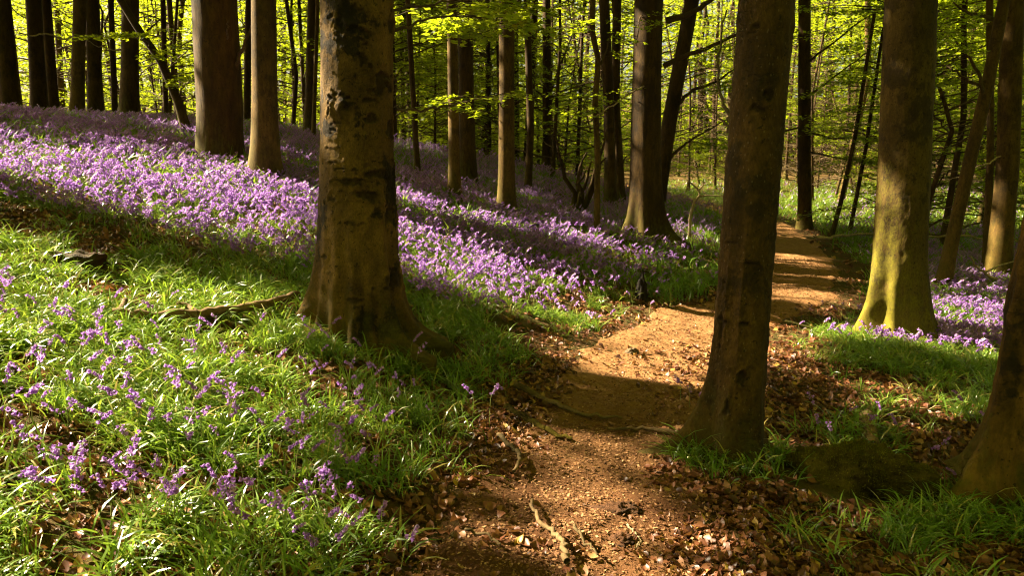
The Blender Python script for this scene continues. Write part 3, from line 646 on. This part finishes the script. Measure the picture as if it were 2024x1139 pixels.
# ------------------------------------------------------------------ leafy undergrowth trees and the far wood
ru = np.random.default_rng(21)
def in_view(x, y, m=2.0): return y > 3 and abs(x) < .70*y+m
SPOTS = []
PRI_W = dil(PRI, 4, 5)
def free(x, y, dist):
    return all((x-a)**2+(y-b)**2 > dist*dist for a, b in SPOTS) and abs(x-float(pxc(y))) > 1.0
KIND = {'young': ('leafy young beech with tiers of sunlit leaves deep in the wood', 'tree', 'young leafy beeches deep in the wood'),
        'slim': ('slim dark trunk among the leafy trees deep in the wood', 'tree', 'slim trunks deep in the wood')}
def grown_tree(kind, v):
    """shared meshes of a background tree"""
    r = np.random.default_rng(100+v+(50 if kind == 'slim' else 0))
    if kind == 'young':
        H = r.uniform(6, 10.5); cl = np.array([(0, 0, 0), (H*.4, r.normal(0, .25), r.normal(0, .25)), (H, r.normal(0, .8), r.normal(0, .8))])
        tm = trunk_mesh('trunk', cl, r.uniform(.045, .085), H, M['bark_far'], 8, 16, taper=.75, seed=v)
        arr, tb = bez_sprays(r, None, 84, 1.9, 66, .10, .7, H, cl, (.9, 2.0)) if v < 5 else bez_sprays(r, None, 34, 2.6, 46, .11, 1.0, H, cl, (.8, 1.7))
    else:
        H = r.uniform(13, 17); cl = np.array([(0, 0, 0), (H*.4, r.normal(0, .3), r.normal(0, .3)), (H, r.normal(0, .9), r.normal(0, .9))])
        tm = trunk_mesh('trunk', cl, r.uniform(.07, .16), H, M['bark_far'], 12, 24, taper=.6, seed=v, lobes=[(a, .14, .4, .3) for a in (0, 2, 4)])
        arr, tb = bez_sprays(r, None, 36, 3.0, 55, .13, 7.0, H, cl, (1.2, 2.4))
    return tm, arr, tb
PROTO = {(k, v): grown_tree(k, v) for k in ('young', 'slim') for v in range(8 if k == 'young' else 5)}
SHARED = {k: leaf_mesh('crown', *p[1], p[2], ru) for k, p in PROTO.items()}
def plant_tree(kind, v, x, y, rz, sc):
    tm, arr, tb = PROTO[(kind, v)]; z = float(T(x, y)); lb = KIND[kind]
    e_ = empty('young_beech' if kind == 'young' else 'beech_tree', (x, y, z), *lb); e_.rotation_euler = (0, 0, rz); e_.scale = (sc,)*3
    obj('trunk', tm, e_)
    c, s = math.cos(rz), math.sin(rz); P = arr[0]; W = np.stack([P[:, 0]*c-P[:, 1]*s, P[:, 0]*s+P[:, 1]*c, P[:, 2]], 1)*sc+[x, y, z]
    X, Y = sunproj(W[:, 0], W[:, 1], W[:, 2]); k = maskval(X, Y) < .55
    if k.all(): obj('crown', SHARED[(kind, v)], e_)
    elif k.sum() > 50: obj('crown', leaf_mesh('crown', *[a[k] for a in arr], tb, ru), e_)
def scatter(kind, n, ymin, ymax, dist, xr=None, vs=(0, 5)):
    done = tries = 0
    while done < n and tries < 6000:
        tries += 1; y = ymin+(ymax-ymin)*ru.random()**.8; x = ru.uniform(-.76*y, .74*y) if xr is None else ru.uniform(xr[0]*y, xr[1]*y)
        if not free(x, y, dist): continue
        px = 1012+FPX*x/y
        if y < 33 and 1330 < px < 1770: continue          # keep the glade and the path bend open
        if y < 24 and x > -.15*y and x < float(pxc(y))+1.2: continue
        Hs = np.linspace(.5, 9 if kind == 'young' else 15, 40); X, Y = sunproj(x+0*Hs, y+0*Hs, float(T(x, y))+Hs)
        ii = ((Y-GY0)/GS).astype(int); jj = ((X-GX0)/GS).astype(int); okk = (ii >= 0) & (ii < GNY) & (jj >= 0) & (jj < GNX)
        if PRI_W[ii[okk], jj[okk]].any(): continue
        SPOTS.append((x, y)); plant_tree(kind, int(ru.integers(*vs)), x, y, ru.uniform(0, 6.28), ru.uniform(.85, 1.2)); done += 1
scatter('young', 22, 19, 28, 1.8, (-.74, -.2), (5, 8))
scatter('young', 12, 17.5, 27, 1.5, (-.2, -.02))
scatter('young', 14, 14, 27, 1.7, (.42, .76))
scatter('young', 62, 27, 52, 1.6, (-.2, .74))
scatter('young', 36, 28, 48, 1.5, (-.76, -.2), (5, 8))
scatter('young', 16, 22, 46, 1.1, (-.2, -.02))
scatter('slim', 6, 18.5, 30, 1.5, (-.74, -.2))
scatter('slim', 10, 18.5, 30, 1.5, (-.2, .1))
scatter('slim', 14, 27, 62, 1.6, (-.76, -.2))
scatter('slim', 46, 27, 62, 1.6, (-.2, .74))
for x_, y_, v_ in ((1.0, 19, 5), (2.5, 18.3, 6), (3.7, 22.5, 7), (-.3, 21.5, 6), (1.7, 25, 2), (4.9, 27, 1)): plant_tree('young', v_, x_, y_, v_*1.3, 1.0)
# the wood beyond, where single trees no longer read
nW = 150000; wy = 58+36*ru.random(nW); wx = ru.uniform(-.78, .78, nW)*wy; wz = T(wx, wy)+15*ru.random(nW)**1.1
kk = fbm3(wx*.28, wy*.28, wz*.45, 41) > .36; Pw = np.stack([wx, wy, wz], 1)[kk]; n = len(Pw)
wood_t = []
for k in range(170):
    y = ru.uniform(56, 92); x = ru.uniform(-.78, .78)*y; z = float(T(x, y)); wood_t.append(tube(curvy((x, y, z-.3), (x+ru.normal(0, .8), y, z+16), 7, .5, ru), np.linspace(ru.uniform(.12, .28), .06, 7), 6))
tag(obj('distant_woodland', leaf_mesh('distant_woodland', Pw, ru.normal(0, 1, (n, 3))*[1, 1, .3], np.array([0, 0, 1.])+ru.normal(0, .4, (n, 3)), ru.uniform(.3, .6, n), wood_t, ru, 'bark_far')), 'dense sunlit woodland filling the distance behind the trees', 'woodland', kind='stuff')

# ------------------------------------------------------------------ ground plants
rg = np.random.default_rng(9)
def blade(r, az, L, w, a0, a1, seg, off=(0, 0, 0), twist=0):
    """strap leaf bending from angle a0 to a1 off the vertical"""
    s = np.linspace(0, 1, seg+1); an = a0+(a1-a0)*s**1.2; ds = L/seg
    hr = np.r_[0, np.cumsum(np.sin(an[:-1])*ds)]; hz = np.r_[0, np.cumsum(np.cos(an[:-1])*ds)]
    wd = w*np.array([.55, .9, 1, .8, .12])[np.round(s*4).astype(int)]*.5
    d = np.array([math.cos(az), math.sin(az), 0]); q = np.array([-d[1], d[0], 0])
    C = np.array(off)+d*hr[:, None]+np.array([0, 0, 1])*hz[:, None]
    tw = twist*s; up = np.cos(an)[:, None]*-d*0+np.array([0, 0, 1])
    Q = q*np.cos(tw)[:, None]+up*np.sin(tw)[:, None]
    V = np.stack([C-Q*wd[:, None], C+Q*wd[:, None]], 1).reshape(-1, 3); i = np.arange(seg)*2
    return V, np.stack([i, i+1, i+3, i+2], 1)
def tuft(r, nb, seg, L=.20, w=.0078, spread=.045):
    parts, ts = [], []
    base = r.uniform(.2, .75)
    lean = r.uniform(0, 6.28)
    for k in range(nb):
        az = r.uniform(0, 6.28) if r.random() < .55 else lean+r.normal(0, .5); l = L*r.uniform(.55, 1.25)
        V, F = blade(r, az, l, w*r.uniform(.7, 1.3), r.uniform(.15, .95), r.uniform(1.3, 2.25), seg, (r.normal(0, spread), r.normal(0, spread), -.01), r.normal(0, .6))
        parts.append((V, F)); ts.append(np.full(len(V), 1.0 if r.random() < .09 else np.clip(base+r.normal(0, .24), 0, .9)))
    V, F = cat_(parts); return V, F, np.concatenate(ts), np.zeros(len(F), int)
TUFT = [tuft(rg, 20, 4) for _ in range(14)]
TUFT_F = [tuft(rg, 10, 2, .22, .015, .07) for _ in range(8)]
def rnd_area(n, y0, y1, x0=-.72, x1=.74, pad=.5, p=1.0):
    y = y0+(y1-y0)*rg.random(n)**p; x = rg.uniform(x0*y-pad, x1*y+pad); return x, y
MOUND = hit(1690, 955)
STEMS = [(e1, .30), (e5, .16), (e3, .27), (e6, .28), (e4, .33), (e2, .36)]
def off_trunks(x, y):
    k = np.ones(len(x), bool)
    for e_, r in STEMS: k &= (x-e_.location[0])**2+(y-e_.location[1])**2 > r*r
    return k & (((x-MOUND[0])/.42)**2+((y-MOUND[1])/.30)**2 > 1)
def uv_(x, y):
    c = pxc(y); h = np.interp(y, PYS, PHW); return (c-x)-h, (x-c)-h       # metres beyond the left / right path edge
def grass_p(x, y):
    L, Rr = uv_(x, y); wob = .5*(fbm2(x*1.7, y*1.7, 51)-.5); n = fbm2(x*1.9, y*1.9, 52)
    left = sm(.0, .35, L+wob*.8)*np.clip((sm(.41, .55, n)+.3*sm(5.5, 7, y)+.3*sm(3.9, 3.1, y))*(.25+.75*sm(.36, .5, fbm2(x*4.2, y*4.2, 57, 2))), .05, 1)*(.55+.45*sm(.1, 1.2, L))
    right = sm(.35, .8, Rr+wob)*np.where(y < 6.0, .55*sm(.38, .58, n), .75)
    # bare leaf litter right of the front tree
    lit_ = np.exp(-(((x-2.2)/.75)**2+((y-5.6)/1.0)**2)); right = right*(1-.9*np.clip(lit_*1.3, 0, 1))
    t = np.exp(-(((x-b5[0]+.02)/.33)**2+((y-b5[1]+.1)/.28)**2)); right = np.maximum(right, .95*sm(.25, .5, t))
    t3 = np.exp(-(((x-b3[0]+.05)/.9)**2+((y-b3[1]+.25)/.6)**2)); right = np.maximum(right, .9*sm(.3, .6, t3))
    return np.maximum(left, right)
def bluebell_p(x, y):
    L, Rr = uv_(x, y); n = fbm2(x*.8, y*.8, 61); wob = .8*(n-.5)
    left = sm(1.0, 2.3, L+wob)*sm(6.0, 8.2, y-.15*x*0+wob*1.2)
    right = sm(.7, 1.5, Rr+wob)*sm(6.4, 7.6, y)*(1-.7*sm(19, 27, y))
    far = 1-.85*sm(17, 22, y)*sm(-.05, .15, x/y)
    near = .075*sm(-.1, .5, L+wob)*sm(.3, .55, fbm2(x*2.3, y*2.3, 63)+.06)
    nr = .07*sm(.3, .8, Rr)*sm(3.4, 4.5, y)
    mid = .30*sm(.5, 1.2, L)*sm(5.4, 6.6, y)
    return np.maximum.reduce([np.maximum(left, right)*far*(.22+.78*sm(.34, .58, fbm2(x*1.7, y*1.7, 62))), near, nr, mid])
def ground_pts(n, y0, y1, pf, p=1.0, pad=.5):
    x, y = rnd_area(n, y0, y1, pad=pad, p=p); k = (rg.random(n) < pf(x, y)) & off_trunks(x, y); x, y = x[k], y[k]
    return np.stack([x, y, T(x, y)], 1)
def slope_tilt(P):
    e = .06; return np.stack([(T(P[:, 0]+e, P[:, 1])-T(P[:, 0]-e, P[:, 1]))/(2*e), (T(P[:, 0], P[:, 1]+e)-T(P[:, 0], P[:, 1]-e))/(2*e)], 1)
A = []
for (n, y0, y1, tm, s0, s1) in ((11500, 2.2, 8.5, TUFT, .6, 1.15), (9000, 8.5, 15, TUFT_F, .8, 1.25), (17000, 15, 48, TUFT_F, 1.0, 1.9)):
    P = ground_pts(n, y0, y1, grass_p); A.append(stamp(tm, P, rg.uniform(0, 6.28, len(P)), rg.uniform(s0, s1, len(P)), slope_tilt(P), rg))
V, F = cat_([(a[0], a[1]) for a in A]); t = np.concatenate([a[2] for a in A])
tag(obj('grass', mesh('grass', V, F, M['grass'], t)), 'glossy green bluebell leaves and grass covering the woodland floor', 'grass', kind='stuff')

def bell_rings(r, c, d, s, ns, rings):
    """one nodding bell along direction d"""
    d = d/np.linalg.norm(d); a = np.cross(d, [0, 0, 1.]); a = a/(np.linalg.norm(a)+1e-6) if np.linalg.norm(a) > .1 else np.array([1., 0, 0]); b = np.cross(d, a)
    prof = [(0, .12), (.35, .30), (.75, .30), (1.0, .58)] if rings == 4 else [(0, .18), (.6, .36), (1, .56)][:rings]
    th = np.arange(ns)*2*math.pi/ns; V = []
    for q, (z, rr) in enumerate(prof):
        k = rr*s*(1+(.25*np.cos(th*ns/2*2) if q == len(prof)-1 else 0))
        V.append(c+d*z*s+k[..., None]*np.cos(th)[:, None]*a+k[..., None]*np.sin(th)[:, None]*b if np.ndim(k) else c+d*z*s+k*(np.cos(th)[:, None]*a+np.sin(th)[:, None]*b))
    V = np.concatenate(V); i = np.arange(len(prof)-1)[:, None]*ns; j = np.arange(ns)[None]; k = (j+1) % ns
    return V, np.stack([i+j, i+k, i+ns+k, i+ns+j], -1).reshape(-1, 4)
def bluebell(r, nb, ns, rings, H=.30, wide=1.0, stem_n=4):
    """(stem, flowers) as V,F,tint,mi"""
    az = r.uniform(0, 6.28); d = np.array([math.cos(az), math.sin(az), 0]); H = H*r.uniform(.8, 1.15)
    s = np.linspace(0, 1, 8); hook = np.clip((s-.55)/.45, 0, 1)
    P = np.array([0, 0, -.02])+d*(.04*s+.055*hook**1.6)[:, None]*H/.3+np.array([0, 0, 1])*(H*(s-.14*hook**2.2))[:, None]
    Vs, Fs = tube(P, np.linspace(.0028, .0012, 8)*wide, stem_n, False)
    parts = []; ts = []
    for k in range(nb):
        u = .72+.28*k/max(nb-1, 1); c = np.array([np.interp(u, s, P[:, q]) for q in range(3)]); sd = r.normal(0, .5)
        q = np.array([-d[1], d[0], 0]); dd = d*r.uniform(-.2, .6)+q*sd*1.3+np.array([0, 0, -1.])*r.uniform(.5, 1.1)
        V, F = bell_rings(r, c+dd*.006, dd, .018*r.uniform(.8, 1.15)*wide, ns, rings); parts.append((V, F)); ts.append(np.full(len(V), np.clip(.45+r.normal(0, .2), 0, 1)))
    Vb, Fb = cat_(parts); return (Vs, Fs), (Vb, Fb, np.concatenate(ts))
def bb_tmpl(r, nb, ns, rings, **k):
    (a, b), (c, d, t) = bluebell(r, nb, ns, rings, **k); return np.vstack([a, c]), np.vstack([b, d+len(a)]), np.r_[np.full(len(a), .4), t], np.r_[np.ones(len(b), int), np.zeros(len(d), int)]
BB_M = [bb_tmpl(rg, 7, 4, 3, wide=1.0, stem_n=3, H=.27) for _ in range(10)]
BB_F = [bb_tmpl(rg, 6, 3, 2, wide=1.15, stem_n=3, H=.28) for _ in range(8)]
A = []
for (n, y0, y1, tm, s0, s1) in ((11500, 6.6, 11.5, BB_M, .58, .98), (13000, 11.5, 18, BB_F, .7, 1.1), (15000, 18, 46, BB_F, 1.2, 1.9)):
    P = ground_pts(int(n*2.9), y0, y1, bluebell_p); A.append(stamp(tm, P, rg.uniform(0, 6.28, len(P)), rg.uniform(s0, s1, len(P)), None, rg))
V, F = cat_([(a[0], a[1]) for a in A]); t = np.concatenate([a[2] for a in A]); mi = np.concatenate([a[3] for a in A])
tag(obj('bluebell_carpet', mesh('bluebell_carpet', V, F, [M['bell'], M['stem']], t, mi)), 'carpet of violet bluebells covering the banks', 'bluebells', kind='stuff')

# the nearest bluebells, each a plant of its own
BB_N = []
for k in range(8):
    (a, b), (c, d, t) = bluebell(rg, int(rg.integers(6, 11)), 6, 4, H=.36)
    BB_N.append((mesh('stem', a, b, M['stem'], np.full(len(a), .3)), mesh('flower_head', c, d, M['bell'], t)))
P = ground_pts(30000, 2.6, 6.6, bluebell_p); P = P[rg.permutation(len(P))]
px_ = 1012+FPX*P[:, 0]/P[:, 1]; P = P[(px_ > -20) & (px_ < 2040)]; P = P[np.argsort(P[:, 1]*rg.uniform(.75, 1.25, len(P)))][:240]
extra = [(652, 690), (640, 700), (662, 720), (730, 770), (757, 775), (775, 785), (822, 800), (700, 760), (1345, 800), (1362, 812), (1388, 818), (1475, 880), (1480, 905), (1600, 640), (1625, 628), (1645, 640), (1660, 650), (1575, 660), (1735, 700), (1780, 705), (1800, 700), (1720, 690), (1790, 700), (850, 850)]
P = np.vstack([P, [hit(*q) for q in extra]])
ZONE = [(lambda x, y: x > b3[0]-1.3 and y > 5.2, 'violet bluebell growing round the yellow mossed beech at right', 'bluebells round the mossy beech'),
        (lambda x, y: x > .75, 'bluebell in the shaded litter on the near right side', 'bluebells near the right front'),
        (lambda x, y: abs(x-b1[0]) < .9 and y > b1[1]-1.25, 'violet bluebell at the foot of the broad grey beech', 'bluebells round the broad beech'),
        (lambda x, y: y < 4.2, 'bluebell among sunlit grass blades in the left foreground', 'bluebells in the left foreground'),
        (lambda x, y: True, 'bluebell in the grass of the left bank behind the foreground', 'bluebells on the left bank')]
for x, y, z in P:
    lb, gp = next((l, g) for f, l, g in ZONE if f(x, y)); st, fl = BB_N[int(rg.integers(8))]
    o = empty('bluebell', (x, y, z), lb, 'bluebell', gp); o.rotation_euler = (rg.normal(0, .1), rg.normal(0, .1), rg.uniform(0, 6.28)); o.scale = (rg.uniform(.52, .88),)*3
    obj('stem', st, o); obj('flower_head', fl, o)

# fallen leaves
def litter_leaf(r, L=.07, nx=4, ny=2):
    s = np.linspace(0, 1, nx+1); prof = np.array([.06, .75, 1, .78, .05])[np.round(s*4).astype(int)]; W = L*.62
    c1_, c2_, w_ = r.uniform(-1, 1.6), r.uniform(-.6, 1.4), r.normal(0, .25)
    V = []
    for a, p in zip(s, prof):
        for q in np.linspace(-1, 1, ny+1):
            yv = q*p*W/2; V.append(((a-.5)*L*(1-.1*abs(c1_)), yv, .25*c1_*L*((a-.5)**2*4-.3)+.35*c2_*W*q*q*p+w_*L*(a-.5)*q+.010))
    i = np.arange(nx)[:, None]*(ny+1); j = np.arange(ny)[None]; F = np.stack([i+j, i+j+1, i+j+ny+2, i+j+ny+1], -1).reshape(-1, 4)
    V = np.array(V); return V, F, np.full(len(V), r.uniform(.15, .85)), np.zeros(len(F), int)
LL = [litter_leaf(rg) for _ in range(16)]
def litter_p(x, y):
    L, Rr = uv_(x, y); inn = np.maximum(L, Rr); n = fbm2(x*1.3, y*1.3, 71)
    p = sm(-.35, .12, inn+.5*(n-.5))*(.35+.65*sm(.35, .6, n))
    p = np.maximum(p, .9*np.exp(-(((x-2.1)/.8)**2+((y-5.6)/1.1)**2)))
    p = np.maximum(p, .10*sm(3.6, 3.0, y+.3*n))
    return np.maximum(p, .005)
A = []
for (n, y0, y1, s0, s1) in ((52000, 2.2, 6.5, .32, .92), (18000, 6.5, 11, .55, 1.05), (9000, 11, 24, .9, 1.5)):
    Q = ground_pts(n, y0, y1, litter_p); Q[:, 2] += rg.uniform(0, .012, len(Q)); A.append(stamp(LL, Q, rg.uniform(0, 6.28, len(Q)), rg.uniform(s0, s1, len(Q)), slope_tilt(Q)+rg.normal(0, .35, (len(Q), 2)), rg))
V, F = cat_([(a[0], a[1]) for a in A])
tag(obj('leaf_litter', mesh('leaf_litter', V, F, M['litter'], np.concatenate([a[2] for a in A]))), 'brown fallen beech leaves lying over the woodland floor', 'leaf litter', kind='stuff')
# crumbs trodden into the path
n = 52000; y = 2.2+11*rg.random(n)**1.5; v = rg.normal(0, .6, n); x = pxc(y)+v*np.interp(y, PYS, PHW)
kp = np.abs(v) < 1.4; x, y = x[kp], y[kp]; n = len(x)
Pd = np.stack([x, y, T(x, y)+.012+.06*(fbm2(x*3, y*3, 22)-.5)+.03*(fbm2(x*12, y*12, 23)-.5)+.004], 1)
sz = rg.uniform(.004, .021, n)*(1+.03*y); V, F = diamonds(Pd, rg.normal(0, 1, (n, 3))*[1, 1, .25], np.array([0, 0, 1.])+rg.normal(0, .4, (n, 3)), sz, sz*rg.uniform(.3, .8, n))
tag(obj('path_crumbs', mesh('path_crumbs', V, F, M['crumb'], np.repeat(np.clip(rg.beta(2, 2, n), 0, 1), 4), smooth=False)), 'crumbled leaf bits and chips trodden into the path', 'leaf crumbs', kind='stuff')
# the largest single leaves near the camera
LM = []
for k in range(6):
    V, F, t, _ = litter_leaf(rg, .075); LM.append(mesh('fallen_leaf', V, F, M['litter'], t))
LZ = [((800, 960, 1000, 1139), 22, 'large curled copper leaf on the left edge of the near path', 'large leaves by the near path'),
      ((480, 860, 780, 1100), 16, 'pale curled leaf between grass tufts left of the near path', 'large leaves in the left grass'),
      ((1500, 900, 1990, 1139), 26, 'brown curled leaf in the shaded grass at the bottom right', 'large leaves at the bottom right'),
      ((1540, 720, 1880, 880), 26, 'sunlit curled leaf in the litter beyond the mossy hump', 'large leaves beyond the mossy hump')]
for (x0, y0, x1, y1), n, lb, gp in LZ:
    for k in range(n):
        p = hit(rg.uniform(x0, x1), rg.uniform(y0, y1)); o = obj('fallen_leaf', LM[int(rg.integers(6))], None, p+[0, 0, .022]); tag(o, lb, 'leaf', gp)
        o.rotation_euler = (rg.normal(0, .35), rg.normal(0, .35), rg.uniform(0, 6.28)); o.scale = (rg.uniform(.8, 1.15),)*3

# ------------------------------------------------------------------ sticks, stumps, stones
rs = np.random.default_rng(12)
def stick(name, label, cat, pix, w0, w1, lift=0, mat='deadwood', d=None, wob=.006, forks=()):
    P = np.array([(hit(*q) if d is None else on_plane(*q, d)) for q in pix]); P[:, 2] += lift
    o0 = P[0].copy(); P = P-o0; s = np.linspace(0, 1, len(P)); ss = np.linspace(0, 1, 5*len(P))
    Q = np.stack([np.interp(ss, s, P[:, k]) for k in range(3)], 1); Q[1:-1] = (Q[:-2]+2*Q[1:-1]+Q[2:])/4; Q[1:-1] += rs.normal(0, wob, Q[1:-1].shape)
    R = np.linspace(w0, w1, len(Q))/FPX*o0[1]/2*rs.uniform(.88, 1.12, len(Q)); parts = [tube(Q, R, 8)]
    for fp, a, b in forks:
        G = np.array([(hit(*q) if d is None else on_plane(*q, d)) for q in fp])-o0; G[:, 2] += lift
        s2 = np.linspace(0, 1, len(G)); s3 = np.linspace(0, 1, 4*len(G)); G = np.stack([np.interp(s3, s2, G[:, k]) for k in range(3)], 1)
        parts.append(tube(G, np.linspace(a, b, len(G))/FPX*o0[1]/2, 6))
    V, F = cat_(parts); return tag(obj(name, mesh(name, V, F, M[mat]), None, o0), label, cat)
stick('fallen_branch', 'long bent fallen branch lying in the grass left of the broad beech', 'branch', [(590, 606), (520, 628), (450, 640), (380, 650), (300, 656), (225, 652)], 15, 18, .09, forks=[([(235, 652), (243, 638), (250, 622)], 14, 9), ([(395, 648), (375, 635), (352, 626)], 11, 6)])
stick('fallen_stick', 'grey curved root like stick at the bottom centre of the path', 'stick', [(1120, 1139), (1112, 1100), (1095, 1075), (1062, 1050), (1052, 1010)], 15, 8, .05)
stick('fallen_stick', 'forked twig in the dark hollow of the near path', 'stick', [(1240, 1055), (1256, 1075), (1265, 1085), (1252, 1105)], 5, 3, .03, 'palewood', forks=[([(1262, 1083), (1268, 1090)], 4, 2)])
stick('fallen_stick', 'short angled stick on the left side of the near path', 'stick', [(985, 880), (1010, 905), (1030, 922), (1015, 955)], 10, 7, .05)
stick('fallen_stick', 'thin stick lying lower left of the path hollow', 'stick', [(920, 1075), (960, 1085), (990, 1105)], 7, 5, .05)
stick('surface_root', 'mossy root running into the path from the left edge', 'root', [(1000, 815), (1040, 838), (1090, 868), (1130, 880)], 16, 7, .03, 'moss')
stick('surface_root', 'thin root crossing the shaded path from the front tree', 'root', [(1400, 870), (1340, 872), (1270, 860), (1200, 862)], 14, 5, .035, 'deadwood')
stick('surface_root', 'knobbly root along the left edge of the shaded path', 'root', [(1020, 770), (1080, 800), (1150, 830), (1230, 838)], 14, 5, .03, 'deadwood')
stick('fallen_stick', 'thin dark stick beside the curved root like stick', 'stick', [(1135, 1060), (1150, 1085), (1180, 1125)], 7, 4, .05)
stick('fallen_stick', 'long dark stick lying across the mossy hump to the right', 'stick', [(1725, 890), (1760, 925), (1840, 962), (1930, 990), (2010, 1010)], 7, 10, .05, 'bark_twig')
stick('broken_log', 'short pale broken branch piece above the mossy hump', 'log', [(1712, 836), (1716, 860), (1724, 893)], 30, 24, .035, 'deadwood', wob=.004)
stick('fallen_stick', 'thin pale stick in the sunlit litter at right', 'stick', [(1755, 828), (1790, 820), (1850, 815), (1925, 814)], 5, 3, .03, 'palewood')
stick('fallen_branch', 'dead branch lying behind the mossy beech toward the stout stem', 'branch', [(1610, 508), (1680, 502), (1760, 496), (1860, 500), (1950, 504), (2020, 512)], 6, 4, .35, 'palewood', wob=.02)
stick('fallen_branch', 'pale forked dead branch leaning at the foot of the stout right stem', 'branch', [(1995, 570), (1960, 548), (1930, 530), (1918, 506)], 7, 3, 0, 'palewood', d=11, wob=.01, forks=[([(1945, 540), (1975, 525), (2010, 515)], 5, 2)])
stick('dead_twig', 'thin upright dead twig among the bluebells right of the broad beech', 'twig', [(858, 510), (868, 490), (880, 470), (888, 462)], 3, 2, 0, 'deadwood', d=8.2, forks=[([(880, 470), (893, 466)], 2, 1)])
stick('dead_sapling', 'dead sapling with a pale forked top left of the front tree', 'sapling', [(1363, 468), (1364, 430), (1372, 400), (1384, 385), (1380, 375), (1362, 358)], 7, 3, 0, 'palewood', d=13, wob=.004,
      forks=[([(1384, 388), (1400, 386), (1432, 388)], 5, 2), ([(1380, 378), (1390, 366), (1388, 360)], 4, 2), ([(1372, 400), (1366, 398)], 3, 2)])
stick('fallen_branch', 'low dead branch beside the leaning shrub stump in the shaded bluebells', 'branch', [(1110, 416), (1150, 408), (1190, 402)], 5, 3, .05, 'deadwood')
def shrub_stump():
    p = hit(1145, 426); parts = []
    for k in range(7):
        a = rs.uniform(0, 6.28); parts.append(tube(curvy((0, 0, -.05), (math.cos(a)*.45, math.sin(a)*.3, rs.uniform(.6, 1.6)), 8, .12, rs), np.linspace(.06, .012, 8), 6))
    V, F = cat_(parts); tag(obj('coppice_stump', mesh('coppice_stump', V, F, M['bark_far']), None, p), 'dark many stemmed coppice stump in the shade left of the wavy sapling', 'stump')
shrub_stump()
def lump(name, label, cat, pix, rx, ry, rz_, mat, seed, amp=.25, lobes=(), f=3., sink=.3, az=0, res=(48, 28), jag=0):
    """irregular solid half sunk in the ground"""
    p = hit(*pix); th = np.linspace(0, 2*math.pi, res[0], endpoint=False); ph = np.linspace(-1.2, math.pi/2, res[1])
    TH, PH = np.meshgrid(th, ph); ux, uy, uz = np.cos(PH)*np.cos(TH), np.cos(PH)*np.sin(TH), np.sin(PH)
    k = 1+amp*2*(fbm3(ux*f/2+5, uy*f/2+5, uz*f/2+5, seed)-.5)+amp*.5*(fbm3(ux*f*2+5, uy*f*2+5, uz*f*2+5, seed+3)-.5)
    for a, A, w in lobes: k = k+A*np.exp(-(((TH-a+math.pi) % (2*math.pi)-math.pi)/w)**2)*np.cos(PH)
    X, Y, Z = ux*k*rx, uy*k*ry, uz*k*rz_
    if jag: Z = np.where(PH > .5, np.minimum(Z, rz_*(.62+jag*(vn2(X/rx*3+9, Y/ry*3+9, seed)-.5))), Z)
    V = np.stack([X, Y, Z], -1).reshape(-1, 3); n = res[0]; i = np.arange(res[1]-1)[:, None]*n; j = np.arange(n)[None]; q = (j+1) % n
    F = np.stack([i+j, i+q, i+n+q, i+n+j], -1).reshape(-1, 4)
    o = obj(name, mesh(name, V, F, M[mat]), None, p+[0, 0, -sink*rz_*.2], az); return tag(o, label, cat)
mound = lump('mossy_mound', 'low two lobed hump of rotten wood under dark green moss', 'mossy hump', (1690, 955), .30, .17, .19, 'moss', 4, .45, [(R_(-20), .35, .5), (R_(170), .2, .5)], 5, az=R_(-25), res=(96, 60))
mv = np.array([v.co[:] for v in mound.data.vertices]); mv = mv[mv[:, 2] > .0]; mp = mv[rs.integers(0, len(mv), 5200)]+rs.normal(0, .004, (5200, 3))
V, F = diamonds(mp, mp/np.linalg.norm(mp, axis=1)[:, None]+rs.normal(0, .5, (5200, 3)), rs.normal(0, 1, (5200, 3)), .013, .0045)
obj('moss', mesh('moss', V, F, M['mossblade'], np.repeat(rs.random(5200), 4)), mound)
lump('rotten_stump', 'broken red brown rotten stump in the shaded left grass', 'stump', (140, 528), .24, .15, .15, 'rotten', 6, .5, [(R_(-20), .3, .4), (R_(170), .25, .4)], 4, jag=.7)
lump('charred_stub', 'small black charred stub sticking up beside the sunlit path edge', 'stub', (1268, 594), .07, .06, .30, 'charred', 8, .4, f=4)
lump('stone', 'small pointed brown stone on the left side of the sunlit path', 'stone', (1250, 702), .055, .045, .06, 'stone', 9, .5, f=3)
lump('stone', 'rounded pale stone in the litter by the right edge hollow trunk', 'stone', (1945, 980), .05, .04, .04, 'stone', 10, .3, f=3)
lump('earth_clod', 'dark wet clod of earth in the hollow of the near path', 'clod', (1222, 1022), .10, .07, .035, 'clod', 11, .8, f=8, sink=-1)
lump('earth_clod', 'smaller dark clod below the hollow near the forked twig', 'clod', (1235, 1080), .06, .05, .03, 'clod', 12, .8, f=8, sink=-1)
